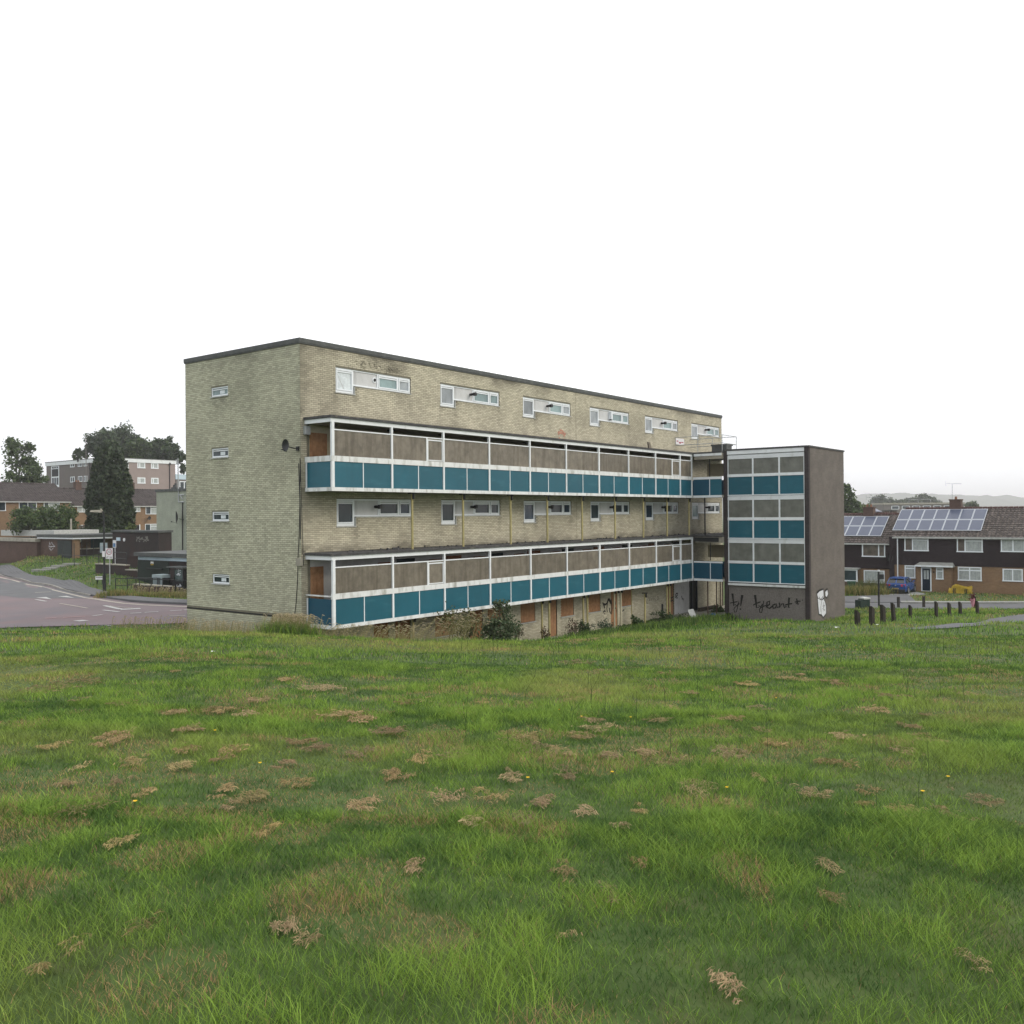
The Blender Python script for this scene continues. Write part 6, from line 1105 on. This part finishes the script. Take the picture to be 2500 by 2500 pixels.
add_blades(30000, 58, 100, .6, .16, .06, .5, xr=(-52, -18), tint=(.85, .88, 1))
np_mesh('grass', np.concatenate(GV), np.concatenate(GF), M['grass'], col=np.concatenate(GC), kind='stuff')
# straw-coloured clumps of mown grass
SV, SF, SC = [], [], []; soff = 0
Zs = lambda x, y: (80+x*1200/1932, 1520+y*1200/1932)
Zq = lambda x, y: (1250+x*1170/1932, 1520+y*1170/1932)
clumps = [(Zs(*q[:2]), *q[2:]) for q in [(1135, 262, 1.6, .5), (1000, 235, .4, .5), (740, 345, 1.6, .4), (885, 310, .9, .4), (835, 365, .7, .3), (1200, 365, 1.3, .7), (1305, 390, .8, .8), (1390, 440, .9, 1.0), (1570, 320, 1.4, .6), (1460, 320, .9, .3), (1710, 365, 1.1, .5), (1055, 475, 1.0, .35), (1120, 500, .8, .5), (1260, 530, 1.3, .4), (800, 510, .8, .5), (610, 510, .8, .6), (320, 465, 1.0, .6), (290, 490, .6, .5), (390, 565, .7, .6), (570, 590, .6, .6), (80, 505, .8, .4), (350, 325, .8, .3), (545, 360, .5, .4), (610, 430, .9, .4), (230, 735, 1.6, .5), (1045, 655, .7, .5), (1635, 700, .9, .8), (1790, 705, 1.2, 1.0), (1300, 740, .8, .4), (855, 710, .7, .5), (1440, 620, .8, .5), (1900, 480, 1.7, 1.1), (60, 270, 2.2, .6), (215, 240, 1.6, .5), (150, 650, .7, .5), (340, 650, .6, .5), (1540, 550, .8, .4), (1650, 540, .8, .4), (430, 705, .5, .3), (1890, 625, .6, .5), (745, 545, .6, .4), (985, 570, .6, .3)]]
clumps += [(Zq(*q[:2]), *q[2:]) for q in [(275, 73, 1.3, .3), (255, 170, 1.5, .7), (625, 215, .7, .3), (945, 252, .7, .3), (1150, 235, 1.2, .6), (1290, 245, .6, .4), (370, 445, 1.6, .7), (330, 410, .8, .4), (280, 480, .8, .5), (40, 480, 1.2, .9), (75, 530, 1.4, .8), (205, 545, 1.0, .4), (580, 410, 1.0, .6), (860, 405, .9, .6), (1345, 475, 1.1, .4), (620, 590, 1.7, 1.3), (545, 550, .6, .6), (385, 560, .8, .7), (880, 555, .9, .5), (1300, 600, .9, .9), (1550, 315, .9, .6), (1465, 365, .7, .6), (1700, 490, 1.3, .6), (740, 690, 1.2, .5), (1060, 510, .5, .8), (1210, 720, .9, .8), (1040, 665, .7, .6), (900, 775, 1.0, .6), (1440, 710, .6, .4), (1860, 730, .9, .8), (1580, 790, .8, .5), (240, 320, .6, .4), (60, 340, .5, .3), (715, 290, .4, .4), (1000, 357, .8, .3), (650, 355, .4, .3), (220, 630, .7, .4), (150, 560, .6, .3), (1610, 430, .5, .4), (1850, 300, .6, .4), (1580, 545, .6, .5), (1775, 800, .6, .6), (120, 745, .6, .5)]]
for _ in range(32): clumps.append(((random.uniform(90, 2420), random.uniform(1640, 2480)), random.uniform(.12, .45), random.uniform(.2, .5)))
for (px, py), wd_, th in clumps:
    p = hit(px, py, 2.2, 60); s = p[1]/FPX; W_ = wd_*46*s*.66+.04; D_ = (W_*random.uniform(.7, 1.3)+.10)*(1+p[1]/60); m = 1500; q = rng.uniform(-1.5, 1.5, (m, 2))*[W_, D_]; sx, sy = random.uniform(0, 50), random.uniform(0, 50); sc = max(.10, min(W_, D_)*.75)
    nz = .6*vnoise(q[:, 0]+sx, q[:, 1]+sy, sc)+.4*vnoise(q[:, 0]+sy, q[:, 1]+sx, sc*.4); r2 = (q[:, 0]/W_)**2+(q[:, 1]/D_)**2; kp = nz+rng.normal(0, .05, m)-.26*r2 > .40; q, r2, nz = q[kp], r2[kp], nz[kp]; n = min(len(q), int((300*wd_+60)*random.uniform(.6, 1.1))); q, r2, nz = q[:n], r2[:n], nz[:n]
    if n < 3: continue
    X = p[0]+q[:, 0]; Y = p[1]+q[:, 1]; Z = terr(X, Y)+.032+th*.055*np.clip(nz-.35, 0, 1)*2*rng.uniform(.3, 1.1, n)+.05*(vnoise(X, Y, 2.2)-.5)
    az = rng.normal(random.uniform(0, PI), .8, n); ln = rng.uniform(.025, .085, n)*np.clip(.6+p[1]/25, .6, 1.6); w_ = .0016*np.clip(p[1]/5, 1, 6)*rng.uniform(.6, 1.5, n); d = np.c_[np.cos(az), np.sin(az), rng.normal(0, .12, n)]*ln[:, None]; sd_ = np.c_[-np.sin(az), np.cos(az), rng.normal(0, .5, n)]*w_[:, None]; c = np.c_[X, Y, Z]
    v = np.stack([c-d*.5-sd_, c-d*.5+sd_, c+sd_+[0, 0, .010], c-sd_+[0, 0, .010], c+d*.5], 1).reshape(-1, 3); i = np.arange(n)[:, None]*5; f = np.concatenate([i+[0, 1, 2], i+[0, 2, 3], i+[3, 2, 4]], 0)
    base = np.array([.40, .305, .155])*random.uniform(.6, 1.05)*np.array([1, random.uniform(.94, 1.06), random.uniform(.85, 1.15)]); cc = base*rng.uniform(.55, 1.25, n)[:, None]; SC.append(np.repeat(cc, 5, 0)); SV.append(v); SF.append(f+soff); soff += len(v)
np_mesh('mown_grass_clumps', np.concatenate(SV), np.concatenate(SF), M['grass'], col=np.concatenate(SC), kind='stuff')
# tall seeding grass below the gable and the balcony
TV, TF, TC = [], [], []; toff = 0
def seedgrass(n, pts, hr, lean, spread, drk=1.0, w=.016):
    """wispy stalks with drooping heads leaning to the right"""
    global toff
    for _ in range(n):
        q = random.choice(pts); x, y = q[0]+random.gauss(0, spread), q[1]+random.gauss(0, spread*.6); z = tz(x, y)
        h_ = q[2]*random.uniform(hr[0], hr[1]); dx = h_*lean*random.uniform(.4, 1.3); dy = random.gauss(0, .06)*h_; tip = np.array([x+dx, y+dy, z+h_]); mid = np.array([x+dx*.35, y+dy*.4, z+h_*.62]); dro = tip+np.array([h_*.13*random.uniform(.5, 1.3), 0, -h_*.05]); b0 = np.array([x, y, z-.05])
        stalk = np.array([.30, .27, .13])*random.uniform(.7, 1.15)*drk; head = np.array([.48, .40, .27])*random.uniform(.7, 1.2)*drk; ws = np.array([w*.28, 0, 0]); wh = np.array([w*.2, 0, w*.8])
        v = [b0-ws, b0+ws, mid+ws, mid-ws, tip+ws, tip-ws, tip-wh, tip+wh, dro]; TV.append(np.array(v)); TF.append(np.array([[0, 1, 2], [0, 2, 3], [3, 2, 4], [3, 4, 5], [6, 7, 8]])+toff); toff += 9; TC.append(np.array([stalk]*6+[head]*3))
def lq(lx, ly, k): p = L(lx, ly, 0); return (p[0], p[1], k)
def vq(px, Y, k): return (at(px, 1250, Y)[0], Y, k)
seedgrass(420, [vq(a, 31.2, 1.0) for a in range(455, 660, 12)], (.25, .62), .12, .35)
seedgrass(620, [vq(a, 31.0, 1.0) for a in range(668, 745, 8)], (.45, .95), .2, .25)
seedgrass(330, [vq(a, 31.6, 1.0) for a in range(745, 1000, 10)], (.3, .75), .5, .35)
seedgrass(150, [vq(a, 35.8, 1.0) for a in range(960, 1150, 8)], (.8, 1.5), .6, .4)
seedgrass(200, [vq(a, 31.5, 1.0) for a in range(300, 470, 8)], (.2, .7), .1, .5, .8)
seedgrass(160, [(*L(12.2, a, 0)[:2], 1.0) for a in np.linspace(26, 32, 12)], (.3, .7), .1, .5, 1.0, .03)
for _ in range(70):     # dark wiry stems left standing in the field
    Y_ = random.uniform(5, 26); x = random.uniform(-.1, .55)*Y_; z = tz(x, Y_); h_ = random.uniform(.25, .5); ln_ = random.gauss(0, .12); w_ = .0016*max(3, Y_/2.2)/3; b0 = np.array([x, Y_, z]); m_ = b0+[ln_*h_*.3, 0, h_*.6]; tp_ = b0+[ln_*h_*1.3, 0, h_]; ws = np.array([w_, 0, 0]); TV.append(np.array([b0-ws, b0+ws, m_+ws, m_-ws, tp_+ws*.5, tp_-ws*.5, tp_-ws*2, tp_+ws*2, tp_+[0, 0, .03]])); TF.append(np.array([[0, 1, 2], [0, 2, 3], [3, 2, 4], [3, 4, 5], [6, 7, 8]])+toff); toff += 9; TC.append(np.array([[.045, .075, .03]]*6+[[.09, .08, .05]]*3))
np_mesh('seeding_grass', np.concatenate(TV), np.concatenate(TF), M['grass'], col=np.concatenate(TC), kind='stuff')
# green tussock at the foot of the gable and rough growth by the shop and the houses
GV, GF, GC = [], [], []; goff = 0
def tussock(n, pts, h0, w0, spread, cols, lean=.35):
    global goff
    i = rng.integers(0, len(pts), n); P = np.array(pts)[i]; X = P[:, 0]+rng.normal(0, spread, n); Y = P[:, 1]+rng.normal(0, spread*.7, n); Z = terr(X, Y)-.02; c = np.array(cols)[rng.integers(0, len(cols), n)]*rng.uniform(.75, 1.25, n)[:, None]
    v, f, cc = blades(np.c_[X, Y, Z], h0*rng.uniform(.4, 1.25, n), np.full(n, w0), lean, c); GV.append(v); GF.append(f+goff); GC.append(cc); goff += len(v)
GR2 = [tuple(MD), tuple(BR), (.09, .16, .05), (.13, .18, .06)]; DRY2 = [(.22, .20, .07), (.16, .18, .06), (.30, .24, .10), (.10, .14, .04)]
tussock(4500, [vq(a, 31, 0) for a in range(670, 745, 6)], .60, .02, .28, GR2); tussock(5500, [vq(a, 31.5, 0) for a in range(440, 1160, 6)], .25, .02, .35, GR2+[(.28, .27, .12)])
tussock(9000, [tuple(L(a, -2.7-.03*a, 0)[:2]) for a in np.linspace(14, 29, 40)], .42, .03, .6, GR2+[(.05, .09, .03), (.04, .07, .03)])
tussock(3500, [tuple(zpl(a, 1457, -5.35)[:2]) for a in range(345, 470, 5)], .30, .05, .4, DRY2)
tussock(2500, [tuple(zpl(a, 1452, -7)[:2]) for a in range(2058, 2150, 3)], .75, .05, .5, DRY2); tussock(1200, [tuple(zpl(a, 1450, -7)[:2]) for a in range(2095, 2155, 3)], 1.1, .05, .4, [(.10, .12, .05), (.14, .13, .06), (.07, .10, .04)])
tussock(900, [tuple(at(a, 1424, 62)[:2]) for a in range(260, 300, 3)], .5, .05, .4, DRY2)
np_mesh('rough_grass', np.concatenate(GV), np.concatenate(GF), M['grass'], col=np.concatenate(GC), kind='stuff')
# shrubs and weeds along the front of the block
def sblob(lx, ly, z, r, rz): p = L(lx, ly, z); return (*p, r, r, rz)
def sbase(lx, ly): p = L(lx, ly, 0); return (p[0], p[1], tz(p[0], p[1])-.05)
q = fac(1222, 1525, -3.0)
shrub('large grey green bush growing against the underside of the lower balcony', [sblob(q[0], -3.0, q[2]+.0, .72, .75), sblob(q[0]-.55, -3.0, q[2]-.5, .75, .6), sblob(q[0]+.35, -3.0, q[2]-.5, .7, .6), sblob(q[0]+.1, -3, q[2]+.75, .4, .4)], sbase(q[0], -3.0), 3600, .062, GREYG)
q = fac(1105, 1520, -2.0)
shrub('olive bush in shade under the lower balcony, left of the grey green bush', [sblob(q[0], -2, q[2], .75, .6), sblob(q[0]+.8, -2, q[2]-.1, .7, .6), sblob(q[0]+1.3, -1.8, q[2]-.4, .6, .5)], sbase(q[0], -2), 1500, .05, [(.085, .095, .03), (.06, .075, .025), (.11, .11, .04)])
def weed(px, py, ly, rx, ry, label, cols, n=700, size=.05): q = fac(px, py, ly); s = 1.3*math.hypot(*L(q[0], ly, 0)[:2])/FPX; return shrub(label, [sblob(q[0], ly, q[2], rx*s, ry*s), sblob(q[0]+rx*s*.5, ly, q[2]-ry*s*.3, rx*s*.7, ry*s*.7)], sbase(q[0], ly), n, size, cols, 'weed_clump', 'weeds', 'weeds along the front of the block')
WG = [(.045, .075, .03), (.03, .055, .022), (.065, .10, .04)]
weed(1398, 1532, -1.7, 11, 18, 'brown seeding dock stalks left of the dark weeds by the pipes', [(.15, .10, .075), (.11, .08, .06), (.08, .08, .04)], 420, .045); weed(1424, 1532, -1.7, 15, 14, 'dark green weeds at the foot of the first pair of pipes', WG); weed(1472, 1534, -1.8, 20, 15, 'blue green weeds below the black scrawl', [(.05, .085, .05), (.035, .06, .035)]); weed(1523, 1533, -1.8, 14, 9, 'low brown and green weeds right of the black scrawl', [(.06, .06, .03), (.05, .08, .03)], 420); weed(1553, 1520, -1.6, 11, 12, 'dark glossy dock plant beside the short pale pipe', WG, 420, .08)
weed(1618, 1505, -1.6, 20, 14, 'spreading green weeds below the faded grey scrawl', WG, 900); weed(1658, 1512, -1.8, 26, 10, 'low spreading green weeds in front of the white painted wall', WG, 900); weed(1752, 1490, -1.6, 14, 14, 'bright green bush beside the stair tower base behind the paving', [(.06, .11, .03), (.045, .085, .025)], 700, .055)
weed(1262, 1540, -1.2, 14, 12, 'thin dry stalks beside the grey green bush', [(.13, .10, .07), (.10, .09, .05)], 260, .04); weed(1330, 1545, -1.2, 12, 12, 'thin reddish dry stalks between the boarded door and window', [(.12, .07, .05), (.09, .08, .04)], 240, .04)
# litter, bag, board
q = fac(1692, 1500, -2.4); o = MB(); o.hexa([(0, 0, 0), (.42, 0, 0), (.42, .04, 0), (0, .04, 0), (-.16, .25, .62), (.26, .25, .66), (.26, .29, .66), (-.16, .29, .62)]); p = L(q[0]-.5, -2.6, 0); tag(o.build('leaning_board', M['sill'], at=(p[0], p[1], -6.45)), 'pale grey board leaning in the weeds before the dark doorway', 'board').rotation_euler = (0, 0, ANG-.5)
q = gab(1745, 1518, 29.6); b = MB(); rows = []
for i in range(7):
    a = PI*i/6; rows.append([(.2*math.sin(a)*math.cos(c)*(1+.25*math.sin(3*c+i)), .19*math.sin(a)*math.sin(c)*(1+.25*math.cos(2*c+i)), .15-.15*math.cos(a)*(1+.15*math.sin(c*2))) for c in np.linspace(0, 2*PI, 14)])
b.grid(rows); tag(b.build('rubbish_bag', M['blue'], at=L(29.4, q[1], -6.48)), 'blue plastic rubbish bag at the foot of the stair tower', 'rubbish bag')
b = MB(); b.grid([[(x*.9+y*.3, y, .25*math.sin(x*4+1)*math.sin(y*3+1)**2+.15) for x in np.linspace(0, .7, 7)] for y in np.linspace(0, .6, 6)]); tag(b.build('rubbish_bag', M['black'], at=L(29.5, q[1]-.75, -6.48)), 'crumpled black rubbish beside the blue bag at the tower foot', 'rubbish bag')
b = MB(); b.box(0, 2.6, -.1, .1, 0, .22); tag(b.build('timber_beam', M['bark'], at=L(32.5, -.5, -6.49)), 'dark timber lying along the wall right of the doorway', 'timber').rotation_euler = (0, 0, ANG)
b = MB(); b.box(-.05, .05, -.05, .05, -.2, .95); tag(b.build('dark_stake', M['black'], at=L(fac(1617, 1490, -1.4)[0], -1.4, -6.35)), 'short dark stake standing in the weeds before the block', 'stake')
def litter(px, py, sz, label, m='paper'):
    p = hit(px, py, 3, 90); s = sz*p[1]/FPX; b = MB(); b.grid([[(x*s, y*s*.5, s*.22*abs(math.sin(x*3+y*2+px))+.06) for x in np.linspace(-.5, .5, 5)] for y in np.linspace(-.5, .5, 4)]); tag(b.build('litter', M[m], at=(p[0], p[1], p[2]+.03)), label, 'litter', 'white litter on the grass')
litter(520, 1601, 9, 'small white scrap of litter on the grass left of the balcony'); litter(2044, 1538, 11, 'crumpled white litter in the grass below the stair tower corner'); litter(2140, 1531, 9, 'flat white litter beside the second bollard'); litter(1572, 1530, 6, 'small white scrap among the weeds below the short pale pipe'); litter(1568, 1508, 6, 'white scrap hanging in weeds beside the short pale pipe')
# dandelions
fl_pts = [(525, 1806), (635, 1890), (1740, 1700), (1365, 1750), (1420, 1768), (1289, 1927), (1495, 1912), (1775, 1952), (2315, 1924), (2253, 1962), (1540, 1770), (2090, 1584), (2110, 1586), (1895, 1720), (330, 1990), (1850, 1600)]
flo = None
for k, (px, py) in enumerate(fl_pts):
    p = hit(px, py, 2.5, 60)
    if flo is None:
        b = MB(); b.tube([(0, 0, -.05), (0, 0, .11)], .003, 4); b.c = 1
        for i in range(14): a = 2*PI*i/14; b.poly([(0, 0, .112), (.024*math.cos(a-.2), .024*math.sin(a-.2), .125), (.03*math.cos(a), .03*math.sin(a), .122), (.024*math.cos(a+.2), .024*math.sin(a+.2), .125)])
        flo = tag(b.build('dandelion', [M['leafd'] if False else M['shut'], M['petal']]), 'small yellow dandelion flower standing in the grass', 'flower', 'yellow dandelions in the grass'); o = flo
    else: o = flo.copy(); COL.objects.link(o)
    o.location = p; k_ = max(.55, p[1]/30); o.scale = (k_, k_, .8)

# ------------------------------------------------------------------ haze
b = MB(); b.box(-3200, 3200, -60, 4400, -70, 80); hz = b.build('haze', [], None, kind='stuff') if False else None
me = bpy.data.meshes.new('haze'); me.from_pydata(b.v, [], b.f); hz = link('haze', me, kind='stuff'); hm = bpy.data.materials.new('haze_air'); hm.use_nodes = True; t = hm.node_tree; t.nodes.clear(); o_ = N(t, 'ShaderNodeOutputMaterial'); pv = N(t, 'ShaderNodeVolumePrincipled'); pv.inputs['Color'].default_value = (.985, .955, 1, 1); pv.inputs['Density'].default_value = .00034; pv.inputs['Anisotropy'].default_value = .7; t.links.new(pv.outputs[0], o_.inputs['Volume']); me.materials.append(hm)
